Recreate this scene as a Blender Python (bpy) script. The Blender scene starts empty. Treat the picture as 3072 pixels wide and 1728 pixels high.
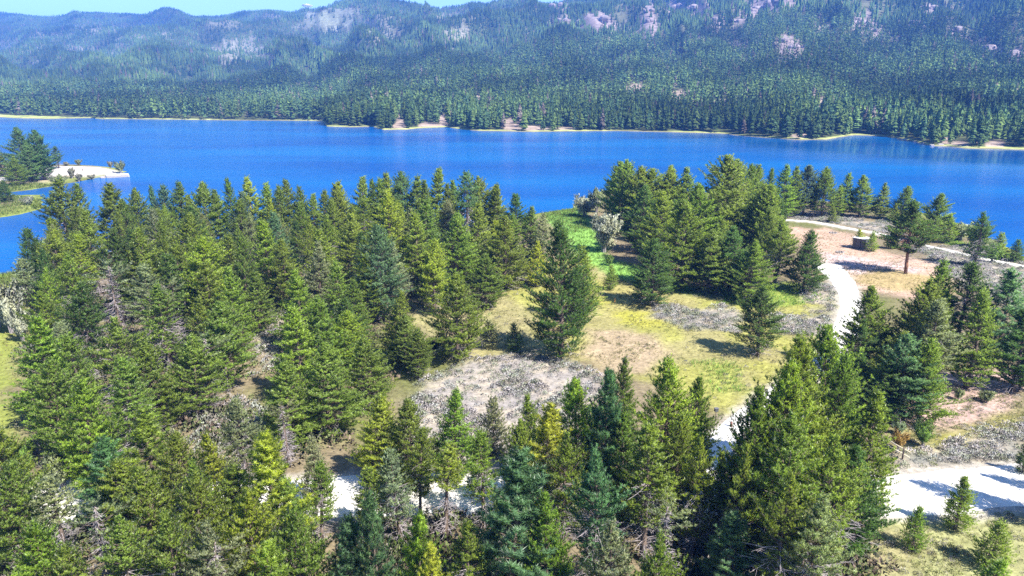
import bpy, math, random
import numpy as np
from mathutils import Vector

# ------------------------------------------------------------------ basics
S = bpy.context.scene
COL = S.collection
R = math.radians
rng = np.random.default_rng(7)
random.seed(7)

CAM_H = 33.0
PITCH = R(16.2)
FPX = 1536.0 / math.tan(R(36.0))          # focal length in pixels of the 3072 px wide photograph
SP, CP = math.sin(PITCH), math.cos(PITCH)

# ------------------------------------------------------------------ camera
cam = bpy.data.cameras.new('camera')
cam.sensor_width = 36.0
cam.lens = 18.0 / math.tan(R(36.0))
cam.clip_start = 0.5
cam.clip_end = 30000.0
cam_ob = bpy.data.objects.new('camera', cam)
cam_ob.location = (0, 0, CAM_H)
cam_ob.rotation_euler = (R(90) - PITCH, 0, 0)
COL.objects.link(cam_ob)
S.camera = cam_ob

# ------------------------------------------------------------------ light
SUN_EL = R(49.0)
SUN_AZ = R(131.0)                          # clockwise from +Y: behind the camera, to the right
W = bpy.data.worlds.new('World')
S.world = W
W.use_nodes = True
nt = W.node_tree
nt.nodes.clear()
sky = nt.nodes.new('ShaderNodeTexSky')
sky.sky_type = 'NISHITA'
sky.sun_disc = False
sky.sun_elevation = SUN_EL
sky.sun_rotation = SUN_AZ
sky.altitude = 1400
sky.air_density = 0.7
sky.dust_density = 0.0
sky.ozone_density = 3.0
bg = nt.nodes.new('ShaderNodeBackground')
bg.inputs['Strength'].default_value = 0.125
wo = nt.nodes.new('ShaderNodeOutputWorld')
nt.links.new(sky.outputs[0], bg.inputs['Color'])
nt.links.new(bg.outputs[0], wo.inputs['Surface'])

sun = bpy.data.lights.new('sun', 'SUN')
sun.energy = 5.0
sun.angle = R(0.5)
sun.color = (1.0, 0.95, 0.86)
sun_ob = bpy.data.objects.new('sun', sun)
sd = Vector((math.sin(SUN_AZ) * math.cos(SUN_EL), math.cos(SUN_AZ) * math.cos(SUN_EL), math.sin(SUN_EL)))
sun_ob.rotation_euler = (-sd).to_track_quat('-Z', 'Y').to_euler()
sun_ob.location = (60, -60, 120)
COL.objects.link(sun_ob)

S.view_settings.view_transform = 'Standard'
S.view_settings.look = 'None'
S.view_settings.gamma = 1.0
S.view_settings.use_curve_mapping = False
S.view_settings.exposure = 1.55
S.render.engine = 'CYCLES'
cy = S.cycles
cy.max_bounces = 6
cy.diffuse_bounces = 4
cy.glossy_bounces = 2
cy.transmission_bounces = 4
cy.volume_bounces = 0
cy.transparent_max_bounces = 4
cy.use_denoising = False
cy.caustics_reflective = False
cy.caustics_refractive = False

HAZE_DENSITY = 0.00023
HAZE_COLOR = (0.10, 0.30, 1.0)

# ------------------------------------------------------------------ geometry of the view
def ray(x, y):
    """direction of the line of sight through a point of the photograph"""
    a, b = (x - 1536.0) / FPX, (864.0 - y) / FPX
    return np.array([a, CP + b * SP, -SP + b * CP])

def P(x, y, z=1.0):
    """point of the ground (height z) seen at a point of the photograph"""
    d = ray(x, y)
    t = (z - CAM_H) / d[2]
    return np.array([d[0] * t, d[1] * t, z])

def stand(xt, yt, yb, z=1.0):
    """foot position and height of an upright thing from its tip and the row of its foot"""
    Y = P(1536, yb, z)[1]
    b = (864.0 - yt) / FPX
    # (Y*SP + q*CP) = b*(Y*CP - q*SP),  q = height of tip relative to the camera
    q = Y * (b * CP - SP) / (CP + b * SP)
    dep = Y * CP - q * SP
    return (xt - 1536.0) / FPX * dep, Y, q + CAM_H - z

def px_of(x, y, z):
    dep = y * CP - (z - CAM_H) * SP
    up = y * SP + (z - CAM_H) * CP
    return 1536 + FPX * x / dep, 864 - FPX * up / dep, dep

# ------------------------------------------------------------------ noise
def hash2(ix, iy, s):
    h = (ix.astype(np.int64) * 374761393 + iy.astype(np.int64) * 668265263 + s * 974634777) & 0x7fffffff
    h = ((h ^ (h >> 13)) * 1274126177) & 0x7fffffff
    h = h ^ (h >> 16)
    return (h & 0xffff) / 65535.0

def vnoise(x, y, s=0):
    x = np.asarray(x, float); y = np.asarray(y, float)
    ix, iy = np.floor(x), np.floor(y)
    fx, fy = x - ix, y - iy
    fx = fx * fx * (3 - 2 * fx); fy = fy * fy * (3 - 2 * fy)
    a, b = hash2(ix, iy, s), hash2(ix + 1, iy, s)
    c, d = hash2(ix, iy + 1, s), hash2(ix + 1, iy + 1, s)
    return (a * (1 - fx) + b * fx) * (1 - fy) + (c * (1 - fx) + d * fx) * fy

def fbm(x, y, s=0, o=4):
    v, a, n = 0.0, 1.0, 0.0
    for k in range(o):
        v = v + a * vnoise(np.asarray(x) * 2 ** k, np.asarray(y) * 2 ** k, s + 17 * k)
        n += a; a *= 0.5
    return v / n

def sstep(a, b, x):
    t = np.clip((x - a) / (b - a), 0, 1)
    return t * t * (3 - 2 * t)

def poly_sd(px, py, poly):
    """signed distance to a polygon, positive inside"""
    poly = np.asarray(poly, float)
    d = np.full(px.shape, 1e9); ins = np.zeros(px.shape, bool)
    n = len(poly)
    for i in range(n):
        ax, ay = poly[i]; bx, by = poly[(i + 1) % n]
        ex, ey = bx - ax, by - ay
        l2 = ex * ex + ey * ey + 1e-12
        t = np.clip(((px - ax) * ex + (py - ay) * ey) / l2, 0, 1)
        d = np.minimum(d, (px - ax - t * ex) ** 2 + (py - ay - t * ey) ** 2)
        if ay != by:
            c = ((ay > py) != (by > py)) & (px < (bx - ax) * (py - ay) / (by - ay) + ax)
            ins ^= c
    d = np.sqrt(d)
    return np.where(ins, d, -d)

def line_d(px, py, pts):
    pts = np.asarray(pts, float)
    d = np.full(px.shape, 1e9)
    for (ax, ay), (bx, by) in zip(pts[:-1], pts[1:]):
        ex, ey = bx - ax, by - ay
        t = np.clip(((px - ax) * ex + (py - ay) * ey) / (ex * ex + ey * ey + 1e-12), 0, 1)
        d = np.minimum(d, (px - ax - t * ex) ** 2 + (py - ay - t * ey) ** 2)
    return np.sqrt(d)

def W2(pts, z=1.0):
    return [tuple(P(x, y, z)[:2]) for x, y in pts]

# ------------------------------------------------------------------ mesh helpers
def mesh_np(name, V, F, mat=None, smooth=False, attrs=None, mats=None, mi=None):
    """V (n,3) and F (m,k) arrays -> mesh; attrs: {name: (n,) or (n,3)} on points"""
    me = bpy.data.meshes.new(name)
    V = np.asarray(V, np.float32); F = np.asarray(F, np.int32)
    m, k = F.shape
    me.vertices.add(len(V)); me.vertices.foreach_set('co', V.ravel())
    me.loops.add(m * k); me.loops.foreach_set('vertex_index', F.ravel())
    me.polygons.add(m)
    me.polygons.foreach_set('loop_start', np.arange(0, m * k, k, dtype=np.int32))
    if smooth:
        me.polygons.foreach_set('use_smooth', np.ones(m, bool))
    for a, v in (attrs or {}).items():
        v = np.asarray(v, np.float32)
        if v.ndim == 1:
            at = me.attributes.new(a, 'FLOAT', 'POINT'); at.data.foreach_set('value', v)
        elif a == 'outward':
            at = me.attributes.new(a, 'FLOAT_VECTOR', 'POINT'); at.data.foreach_set('vector', v.ravel())
        else:
            at = me.attributes.new(a, 'FLOAT_COLOR', 'POINT')
            at.data.foreach_set('color', np.concatenate([v, np.ones((len(v), 1), np.float32)], 1).ravel())
    for x in (mats or ([mat] if mat else [])):
        me.materials.append(x)
    if mi is not None:
        me.polygons.foreach_set('material_index', np.asarray(mi, np.int32))
    me.update(calc_edges=True)
    return me

def link(name, data, parent=None, loc=None, rotz=0.0, scale=None):
    o = bpy.data.objects.new(name, data)
    COL.objects.link(o)
    if parent: o.parent = parent
    if loc is not None: o.location = loc
    if rotz: o.rotation_euler = (0, 0, rotz)
    if scale is not None: o.scale = scale
    return o

def tag(o, label=None, cat=None, group=None, kind=None):
    if label: o['label'] = label
    if cat: o['category'] = cat
    if group: o['group'] = group
    if kind: o['kind'] = kind
    return o

class MB:
    """collects polygons of any size"""
    def __init__(s): s.v = []; s.f = []
    def box(s, c, d, rz=0.0, taper=1.0, tilt=(0, 0)):
        n = len(s.v); ca, sa = math.cos(rz), math.sin(rz)
        for k, (x, y, z) in enumerate([(-1, -1, -1), (1, -1, -1), (1, 1, -1), (-1, 1, -1), (-1, -1, 1), (1, -1, 1), (1, 1, 1), (-1, 1, 1)]):
            t = taper if z > 0 else 1.0
            X, Y, Z = x * d[0] / 2 * t, y * d[1] / 2 * t, z * d[2] / 2
            X += tilt[0] * Z; Y += tilt[1] * Z
            s.v.append((c[0] + X * ca - Y * sa, c[1] + X * sa + Y * ca, c[2] + Z))
        for q in [(0, 3, 2, 1), (4, 5, 6, 7), (0, 1, 5, 4), (1, 2, 6, 5), (2, 3, 7, 6), (3, 0, 4, 7)]:
            s.f.append(tuple(n + i for i in q))
    def tube(s, pts, rad, k=6):
        pts = [Vector(p) for p in pts]; n0 = len(s.v)
        for i, p in enumerate(pts):
            d = (pts[min(i + 1, len(pts) - 1)] - pts[max(i - 1, 0)]).normalized()
            a = d.cross(Vector((0.31, 0.95, 0.05))).normalized(); b = d.cross(a)
            r = rad[i] if hasattr(rad, '__len__') else rad
            for j in range(k):
                t = 2 * math.pi * j / k
                s.v.append(tuple(p + a * (r * math.cos(t)) + b * (r * math.sin(t))))
        for i in range(len(pts) - 1):
            for j in range(k):
                a0 = n0 + i * k + j; a1 = n0 + i * k + (j + 1) % k
                s.f.append((a0, a1, a1 + k, a0 + k))
        s.f.append(tuple(n0 + j for j in reversed(range(k))))
        s.f.append(tuple(n0 + (len(pts) - 1) * k + j for j in range(k)))
    def poly(s, vs, fs):
        n = len(s.v); s.v += [tuple(v) for v in vs]; s.f += [tuple(n + i for i in f) for f in fs]
    def mesh(s, name, mat, smooth=False):
        me = bpy.data.meshes.new(name); me.from_pydata(s.v, [], s.f); me.materials.append(mat)
        if smooth:
            me.polygons.foreach_set('use_smooth', [True] * len(me.polygons))
        me.update(); return me

# ------------------------------------------------------------------ materials
def new_mat(name):
    m = bpy.data.materials.new(name); m.use_nodes = True
    t = m.node_tree; t.nodes.clear()
    o = t.nodes.new('ShaderNodeOutputMaterial')
    return m, t, o

def N(t, typ, **kw):
    n = t.nodes.new(typ)
    for k, v in kw.items():
        if k.startswith('i_'):
            n.inputs[k[2:].replace('_', ' ')].default_value = v
        else:
            setattr(n, k, v)
    return n

def mixrgb(t, mode, fac, a, b):
    n = t.nodes.new('ShaderNodeMix'); n.data_type = 'RGBA'; n.blend_type = mode
    for idx, v in ((0, fac), (6, a), (7, b)):
        if hasattr(v, 'is_linked') or hasattr(v, 'links'):
            t.links.new(v, n.inputs[idx])
        elif isinstance(v, (tuple, list)):
            n.inputs[idx].default_value = (*v, 1)
        else:
            n.inputs[idx].default_value = v
    return n.outputs[2]

def ramp(t, src, a, b, pos=(0.3, 0.7)):
    r = t.nodes.new('ShaderNodeValToRGB')
    r.color_ramp.elements[0].position = pos[0]; r.color_ramp.elements[1].position = pos[1]
    r.color_ramp.elements[0].color = (*a, 1) if isinstance(a, tuple) else (a, a, a, 1)
    r.color_ramp.elements[1].color = (*b, 1) if isinstance(b, tuple) else (b, b, b, 1)
    t.links.new(src, r.inputs[0])
    return r.outputs[0]

def plain(name, col, rough=0.8, var=0.35, scale=3.0, bump=0.0, stretch=None, metallic=0.0):
    m, t, o = new_mat(name)
    b = N(t, 'ShaderNodeBsdfPrincipled'); b.inputs['Roughness'].default_value = rough
    b.inputs['Metallic'].default_value = metallic
    tc = N(t, 'ShaderNodeTexCoord'); mp = N(t, 'ShaderNodeMapping')
    if stretch: mp.inputs['Scale'].default_value = stretch
    t.links.new(tc.outputs['Object'], mp.inputs[0])
    n = N(t, 'ShaderNodeTexNoise'); n.inputs['Scale'].default_value = scale; n.inputs['Detail'].default_value = 6
    t.links.new(mp.outputs[0], n.inputs['Vector'])
    c = ramp(t, n.outputs['Fac'], tuple(x * (1 - var) for x in col), tuple(min(1, x * (1 + var)) for x in col))
    t.links.new(c, b.inputs['Base Color'])
    if bump:
        bp = N(t, 'ShaderNodeBump'); bp.inputs['Strength'].default_value = bump
        t.links.new(n.outputs['Fac'], bp.inputs['Height']); t.links.new(bp.outputs[0], b.inputs['Normal'])
    t.links.new(b.outputs[0], o.inputs[0])
    return m

def foliage(name, per_object=True, base=(0.06, 0.1, 0.02), trans=0.45):
    """needles or leaves: tint attribute varies each shoot, the object's own colour each tree"""
    m, t, o = new_mat(name)
    at = N(t, 'ShaderNodeAttribute'); at.attribute_name = 'tint'
    oi = N(t, 'ShaderNodeObjectInfo')
    src = oi.outputs['Color'] if per_object else None
    if not per_object:
        rgb = N(t, 'ShaderNodeRGB'); rgb.outputs[0].default_value = (*base, 1); src = rgb.outputs[0]
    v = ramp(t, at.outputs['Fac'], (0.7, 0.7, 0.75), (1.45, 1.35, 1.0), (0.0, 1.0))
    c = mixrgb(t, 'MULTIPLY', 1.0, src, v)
    d = N(t, 'ShaderNodeBsdfDiffuse'); tr = N(t, 'ShaderNodeBsdfTranslucent')
    t.links.new(c, d.inputs[0])
    on = N(t, 'ShaderNodeAttribute'); on.attribute_name = 'outward'      # a sprig of needles faces as a whole, not needle by needle
    vt = N(t, 'ShaderNodeVectorTransform', vector_type='NORMAL', convert_from='OBJECT', convert_to='WORLD')
    t.links.new(on.outputs['Vector'], vt.inputs[0]); t.links.new(vt.outputs[0], d.inputs['Normal'])
    c2 = mixrgb(t, 'MULTIPLY', 1.0, c, (1.5, 1.6, 0.9))
    t.links.new(c2, tr.inputs[0])
    mx = N(t, 'ShaderNodeMixShader'); mx.inputs[0].default_value = trans
    t.links.new(d.outputs[0], mx.inputs[1]); t.links.new(tr.outputs[0], mx.inputs[2])
    g = N(t, 'ShaderNodeBsdfGlossy'); g.inputs['Roughness'].default_value = 0.45
    g.inputs['Color'].default_value = (0.9, 0.95, 0.9, 1)
    m2 = N(t, 'ShaderNodeMixShader'); m2.inputs[0].default_value = 0.035
    t.links.new(mx.outputs[0], m2.inputs[1]); t.links.new(g.outputs[0], m2.inputs[2])
    t.links.new(m2.outputs[0], o.inputs[0])
    return m

def vcol(name, attr='albedo', trans=0.0, rough_bump=0.0, fine=1.0, var=0.25, bump_dist=0.1, outward=False):
    """colour from a painted ground cover map, broken up by noise at two scales"""
    m, t, o = new_mat(name)
    at = N(t, 'ShaderNodeAttribute'); at.attribute_name = attr
    tc = N(t, 'ShaderNodeTexCoord')
    n1 = N(t, 'ShaderNodeTexNoise'); n1.inputs['Scale'].default_value = 0.9 * fine; n1.inputs['Detail'].default_value = 8
    n1.inputs['Roughness'].default_value = 0.7
    t.links.new(tc.outputs['Object'], n1.inputs['Vector'])
    v = ramp(t, n1.outputs['Fac'], 1 - var * 1.6, 1 + var * 1.5, (0.3, 0.7))
    c = mixrgb(t, 'MULTIPLY', 1.0, at.outputs['Color'], v)
    d = N(t, 'ShaderNodeBsdfDiffuse')
    t.links.new(c, d.inputs[0])
    if outward:
        on = N(t, 'ShaderNodeAttribute'); on.attribute_name = 'outward'
        t.links.new(on.outputs['Vector'], d.inputs['Normal'])
    if rough_bump:
        bp = N(t, 'ShaderNodeBump'); bp.inputs['Strength'].default_value = rough_bump; bp.inputs['Distance'].default_value = bump_dist
        t.links.new(n1.outputs['Fac'], bp.inputs['Height']); t.links.new(bp.outputs[0], d.inputs['Normal'])
    last = d.outputs[0]
    if trans:
        tr = N(t, 'ShaderNodeBsdfTranslucent'); t.links.new(c, tr.inputs[0])
        mx = N(t, 'ShaderNodeMixShader'); mx.inputs[0].default_value = trans
        t.links.new(last, mx.inputs[1]); t.links.new(tr.outputs[0], mx.inputs[2]); last = mx.outputs[0]
    t.links.new(last, o.inputs[0])
    return m

M_needle = foliage('needles', True)
M_leaf = foliage('leaves', True, trans=0.3)
M_far = vcol('far_needles', trans=0.2, fine=0.0, var=0.0)
M_blade = vcol('grass_blades', trans=0.3, fine=0.3, var=0.15, outward=True)
M_ground = vcol('ground_cover', rough_bump=0.6, fine=2.0, var=0.28, bump_dist=0.15)
M_hill = vcol('hill_cover', rough_bump=0.4, fine=0.12, var=0.3, bump_dist=1.0)
M_bark = plain('bark', (0.13, 0.095, 0.075), 0.9, 0.45, 5, 0.5, (1, 1, 0.25))
M_barkred = plain('red_bark', (0.20, 0.095, 0.055), 0.9, 0.45, 5, 0.5, (1, 1, 0.25))
M_dead = plain('dead_wood', (0.29, 0.255, 0.265), 0.9, 0.3, 6)
M_gravel = plain('white_gravel', (0.66, 0.63, 0.58), 0.95, 0.16, 1.2, 0.25)
M_dirt = plain('pink_dirt', (0.46, 0.36, 0.30), 0.95, 0.14, 0.6, 0.2)
M_rock = plain('rock', (0.25, 0.205, 0.20), 0.9, 0.4, 0.35, 0.6)
M_stone = plain('stone', (0.30, 0.27, 0.25), 0.9, 0.35, 4, 0.4)
M_ash = plain('ash', (0.04, 0.038, 0.038), 0.95, 0.4, 6)
M_wood = plain('weathered_boards', (0.10, 0.10, 0.115), 0.85, 0.35, 4, 0.3, (3, 3, 0.4))
M_roof = plain('roof_sheet', (0.62, 0.60, 0.58), 0.6, 0.12, 3)
M_brownroof = plain('brown_roof', (0.10, 0.055, 0.045), 0.8, 0.3, 3)
M_white = plain('white_wall', (0.8, 0.78, 0.76), 0.7, 0.06, 2)
M_pinkwall = plain('pale_wall', (0.72, 0.64, 0.60), 0.7, 0.08, 2)
M_glass = plain('dark_glass', (0.03, 0.035, 0.045), 0.1, 0.1, 2)
M_rail = plain('pale_rail', (0.62, 0.53, 0.38), 0.8, 0.2, 4, 0.2)
M_post = plain('post_wood', (0.10, 0.07, 0.06), 0.85, 0.3, 4)
M_redpost = plain('red_post_wood', (0.17, 0.075, 0.06), 0.85, 0.3, 4)
M_orange = plain('orange_paint', (0.75, 0.30, 0.05), 0.6, 0.1, 3)
M_conc = plain('concrete', (0.72, 0.70, 0.67), 0.9, 0.08, 1.0)
M_steel = plain('dark_metal', (0.05, 0.055, 0.06), 0.5, 0.2, 3)

def water_mat():
    m, t, o = new_mat('lake_water')
    tc = N(t, 'ShaderNodeTexCoord')
    b = N(t, 'ShaderNodeBsdfPrincipled')
    b.inputs['IOR'].default_value = 1.33
    # wind streaks and calm patches: the ripples die down towards the sheltered right bay
    sep = N(t, 'ShaderNodeSeparateXYZ'); t.links.new(tc.outputs['Object'], sep.inputs[0])
    big = N(t, 'ShaderNodeTexNoise'); big.inputs['Scale'].default_value = 0.012; big.inputs['Detail'].default_value = 4
    mp = N(t, 'ShaderNodeMapping'); mp.inputs['Scale'].default_value = (0.45, 1.6, 1.0)
    t.links.new(tc.outputs['Object'], mp.inputs[0]); t.links.new(mp.outputs[0], big.inputs['Vector'])
    colr = ramp(t, big.outputs['Fac'], (0.0, 0.060, 0.26), (0.0, 0.108, 0.34), (0.35, 0.65))
    t.links.new(colr, b.inputs['Base Color'])
    # distance from the sheltered bay (ellipse), as ripple strength
    e = N(t, 'ShaderNodeMapping'); e.vector_type = 'TEXTURE'
    e.inputs['Location'].default_value = (228.0, 352.0, 0.0)
    e.inputs['Rotation'].default_value = (0, 0, R(-51)); e.inputs['Scale'].default_value = (205.0, 88.0, 50.0)
    t.links.new(tc.outputs['Object'], e.inputs[0])
    ln = N(t, 'ShaderNodeVectorMath', operation='LENGTH'); t.links.new(e.outputs[0], ln.inputs[0])
    wob = N(t, 'ShaderNodeMath', operation='MULTIPLY_ADD'); wob.inputs[1].default_value = 0.9
    t.links.new(big.outputs['Fac'], wob.inputs[0]); t.links.new(ln.outputs['Value'], wob.inputs[2])
    calm = ramp(t, wob.outputs[0], 0.0, 1.0, (0.55, 0.95))
    calm_n = t.nodes[-1]
    wob2 = N(t, 'ShaderNodeMath', operation='MULTIPLY'); wob2.inputs[1].default_value = 0.6
    t.links.new(wob.outputs[0], wob2.inputs[0])
    t.links.new(wob2.outputs[0], calm_n.inputs[0])
    w1 = N(t, 'ShaderNodeTexNoise'); w1.inputs['Scale'].default_value = 0.55; w1.inputs['Detail'].default_value = 5
    w1.inputs['Roughness'].default_value = 0.6
    mp2 = N(t, 'ShaderNodeMapping'); mp2.inputs['Scale'].default_value = (0.7, 1.7, 1.0); mp2.inputs['Rotation'].default_value = (0, 0, R(12))
    t.links.new(tc.outputs['Object'], mp2.inputs[0]); t.links.new(mp2.outputs[0], w1.inputs['Vector'])
    bp = N(t, 'ShaderNodeBump'); bp.inputs['Distance'].default_value = 0.30
    st = N(t, 'ShaderNodeMapRange'); st.inputs['To Min'].default_value = 0.035; st.inputs['To Max'].default_value = 1.0
    t.links.new(calm, st.inputs['Value'])
    t.links.new(st.outputs[0], bp.inputs['Strength'])
    t.links.new(w1.outputs['Fac'], bp.inputs['Height'])
    t.links.new(bp.outputs[0], b.inputs['Normal'])
    sp = N(t, 'ShaderNodeMapRange'); sp.inputs['To Min'].default_value = 0.9; sp.inputs['To Max'].default_value = 0.07
    t.links.new(calm, sp.inputs['Value']); t.links.new(sp.outputs[0], b.inputs['Specular IOR Level'])
    b.inputs['Roughness'].default_value = 0.12
    t.links.new(b.outputs[0], o.inputs[0])
    return m
M_water = water_mat()

# ------------------------------------------------------------------ shores and paths
LAND = W2([(3900, 900), (3400, 830), (3072, 768), (3022, 740), (2883, 674), (2800, 642), (2600, 614), (2400, 598), (2200, 582), (2000, 574), (1850, 566),
           (1775, 577), (1740, 602), (1708, 623), (1632, 638), (1560, 655), (1480, 676), (1300, 690), (1000, 702), (700, 714), (450, 735),
           (250, 770), (130, 808), (0, 823), (-200, 840), (-700, 880)], 0.0) + [(-400, 80), (-600, -300), (600, -300), (520, 60)]
SPIT = W2([(-900, 470), (-300, 478), (60, 490), (180, 496), (270, 496), (332, 500), (372, 508), (384, 516), (330, 527), (300, 533), (240, 545), (150, 562),
           (40, 577), (-60, 582), (0, 588), (60, 585), (118, 583), (140, 592), (132, 626), (70, 642), (0, 655), (-500, 680), (-1200, 700)], 0.0)
ROAD = W2([(-500, 1540), (-200, 1530), (0, 1515), (250, 1508), (600, 1500), (1000, 1490), (1400, 1482), (1800, 1490), (2150, 1500), (2500, 1490), (2800, 1475), (3072, 1455), (3500, 1420)])
TRACK = W2([(2080, 1455), (2130, 1370), (2190, 1300), (2290, 1220), (2400, 1140), (2490, 1070), (2530, 1000), (2550, 930), (2545, 880), (2515, 830), (2482, 795)])
UPPER = W2([(2100, 668), (2250, 660), (2370, 661), (2450, 668), (2560, 688), (2660, 706), (2720, 723), (2800, 743), (2900, 764), (3000, 786), (3072, 800), (3300, 850)])
PINKPATH = W2([(2510, 820), (2600, 850), (2700, 868), (2800, 880), (2950, 900), (3100, 920)])
SIDEPATH = W2([(2690, 1275), (2780, 1262), (2900, 1245), (3000, 1230), (3200, 1200)])

def path_d(x, y):
    return np.minimum.reduce([line_d(x, y, ROAD) - 3.1, line_d(x, y, TRACK) - 1.5, line_d(x, y, UPPER) - 0.9])

def land_sd(x, y):
    return np.maximum(poly_sd(x, y, LAND), poly_sd(x, y, SPIT))

def ground_z(x, y, s=None):
    x = np.asarray(x, float); y = np.asarray(y, float)
    if s is None: s = land_sd(x, y)
    s = s + (fbm(x * 0.12, y * 0.12, 3) - 0.5) * 3.0
    z = np.where(s < 0, np.maximum(-2.0, s * 0.3), 1.0 * sstep(0, 7, s))
    bump = (fbm(x * 0.05, y * 0.05, 11) - 0.5) * 0.9 + (fbm(x * 0.4, y * 0.4, 12) - 0.5) * 0.22
    return z + bump * sstep(4, 14, s) * sstep(0.3, 6.0, path_d(x, y))

def gz(x, y):
    return float(ground_z(np.array([x]), np.array([y]))[0])

# ground cover zones (pixel outlines seen in the photograph, put down on the ground)
ZONES = [
    # (outline, albedo, edge softness)
    ('grass', [(1480, 900), (1700, 780), (1760, 760), (1850, 800), (2000, 850), (2160, 880), (2400, 880), (2500, 860), (2540, 960), (2500, 1080), (2380, 1130), (2200, 1240), (2000, 1180), (1850, 1110), (1700, 1060), (1500, 1040)], (0.43, 0.42, 0.12)),
    ('grass', [(1180, 960), (1500, 850), (1560, 900), (1700, 1080), (1560, 1110), (1350, 1060)], (0.42, 0.38, 0.18)),
    ('lush', [(1625, 636), (1712, 620), (1760, 640), (1790, 700), (1840, 780), (1990, 830), (2120, 880), (2000, 880), (1880, 850), (1770, 800), (1700, 720), (1650, 670)], (0.32, 0.58, 0.13)),
    ('lush', [(2150, 860), (2420, 850), (2480, 900), (2300, 925), (2150, 915)], (0.34, 0.42, 0.09)),
    ('yellow', [(1780, 830), (1990, 860), (2080, 930), (1980, 990), (1860, 960), (1790, 900)], (0.48, 0.46, 0.09)),
    ('lush', [(2080, 1080), (2210, 1090), (2230, 1180), (2120, 1170)], (0.40, 0.42, 0.11)),
    ('dirt', [(1780, 985), (1900, 990), (2010, 1040), (2040, 1090), (1960, 1130), (1800, 1120), (1740, 1060)], (0.51, 0.40, 0.26)),
    ('sage', [(1240, 1180), (1400, 1080), (1560, 1040), (1700, 1080), (1800, 1130), (1760, 1260), (1600, 1400), (1380, 1400), (1250, 1300)], (0.44, 0.40, 0.37)),
    ('sage', [(1960, 915), (2200, 925), (2230, 1000), (2050, 990), (1960, 960)], (0.33, 0.31, 0.27)),
    ('sage', [(2310, 950), (2500, 930), (2515, 1010), (2330, 1000)], (0.31, 0.29, 0.26)),
    ('sage', [(2440, 840), (2520, 860), (2500, 930), (2420, 900)], (0.31, 0.29, 0.26)),
    ('tan', [(2350, 675), (2480, 685), (2570, 705), (2640, 755), (2780, 780), (2870, 800), (2870, 860), (2790, 890), (2560, 870), (2460, 790), (2440, 760), (2370, 710)], (0.64, 0.45, 0.34)),
    ('pink', [(2440, 755), (2560, 770), (2740, 800), (2730, 825), (2560, 822), (2460, 800)], (0.70, 0.54, 0.50)),
    ('tan', [(2550, 820), (2680, 815), (2860, 830), (2870, 880), (2700, 870), (2560, 850)], (0.52, 0.40, 0.20)),
    ('sage', [(2360, 640), (2560, 655), (2700, 670), (2720, 712), (2560, 676), (2370, 655)], (0.35, 0.33, 0.29)),
    ('sage', [(2760, 740), (2900, 740), (3072, 790), (3072, 960), (2930, 880), (2800, 800)], (0.35, 0.33, 0.30)),
    ('lush', [(2660, 655), (2720, 660), (2900, 730), (3072, 772), (3072, 790), (2880, 745), (2720, 690)], (0.20, 0.28, 0.05)),
    ('pink', [(2690, 1130), (2830, 1110), (3072, 1090), (3072, 1250), (2800, 1275), (2690, 1250)], (0.60, 0.43, 0.37)),
    ('grass', [(2680, 1285), (2860, 1265), (3072, 1235), (3072, 1300), (2900, 1330), (2660, 1370)], (0.38, 0.36, 0.11)),
    ('sage', [(2620, 1375), (2760, 1330), (2900, 1300), (3072, 1270), (3072, 1390), (2800, 1412), (2620, 1425)], (0.32, 0.32, 0.28)),
    ('grass', [(2600, 1560), (3072, 1520), (3200, 1800), (2500, 1800)], (0.43, 0.43, 0.20)),
    ('grass', [(-150, 830), (130, 815), (120, 900), (60, 1000), (40, 1250), (20, 1350), (-150, 1400)], (0.33, 0.37, 0.09)),
    ('pale', [(760, 950), (880, 950), (860, 1090), (770, 1110)], (0.44, 0.38, 0.28)),
    ('pale', [(590, 1230), (740, 1200), (780, 1330), (700, 1390), (600, 1360)], (0.46, 0.37, 0.29)),
]
BEACH = W2([(-300, 500), (60, 503), (180, 500), (300, 501), (340, 506), (378, 513), (372, 519), (300, 522), (240, 530), (180, 532), (100, 536), (0, 545), (-300, 560)], 0.8)
TANSPIT = W2([(60, 538), (160, 536), (230, 541), (190, 548), (120, 556), (60, 556)], 0.8)

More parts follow.
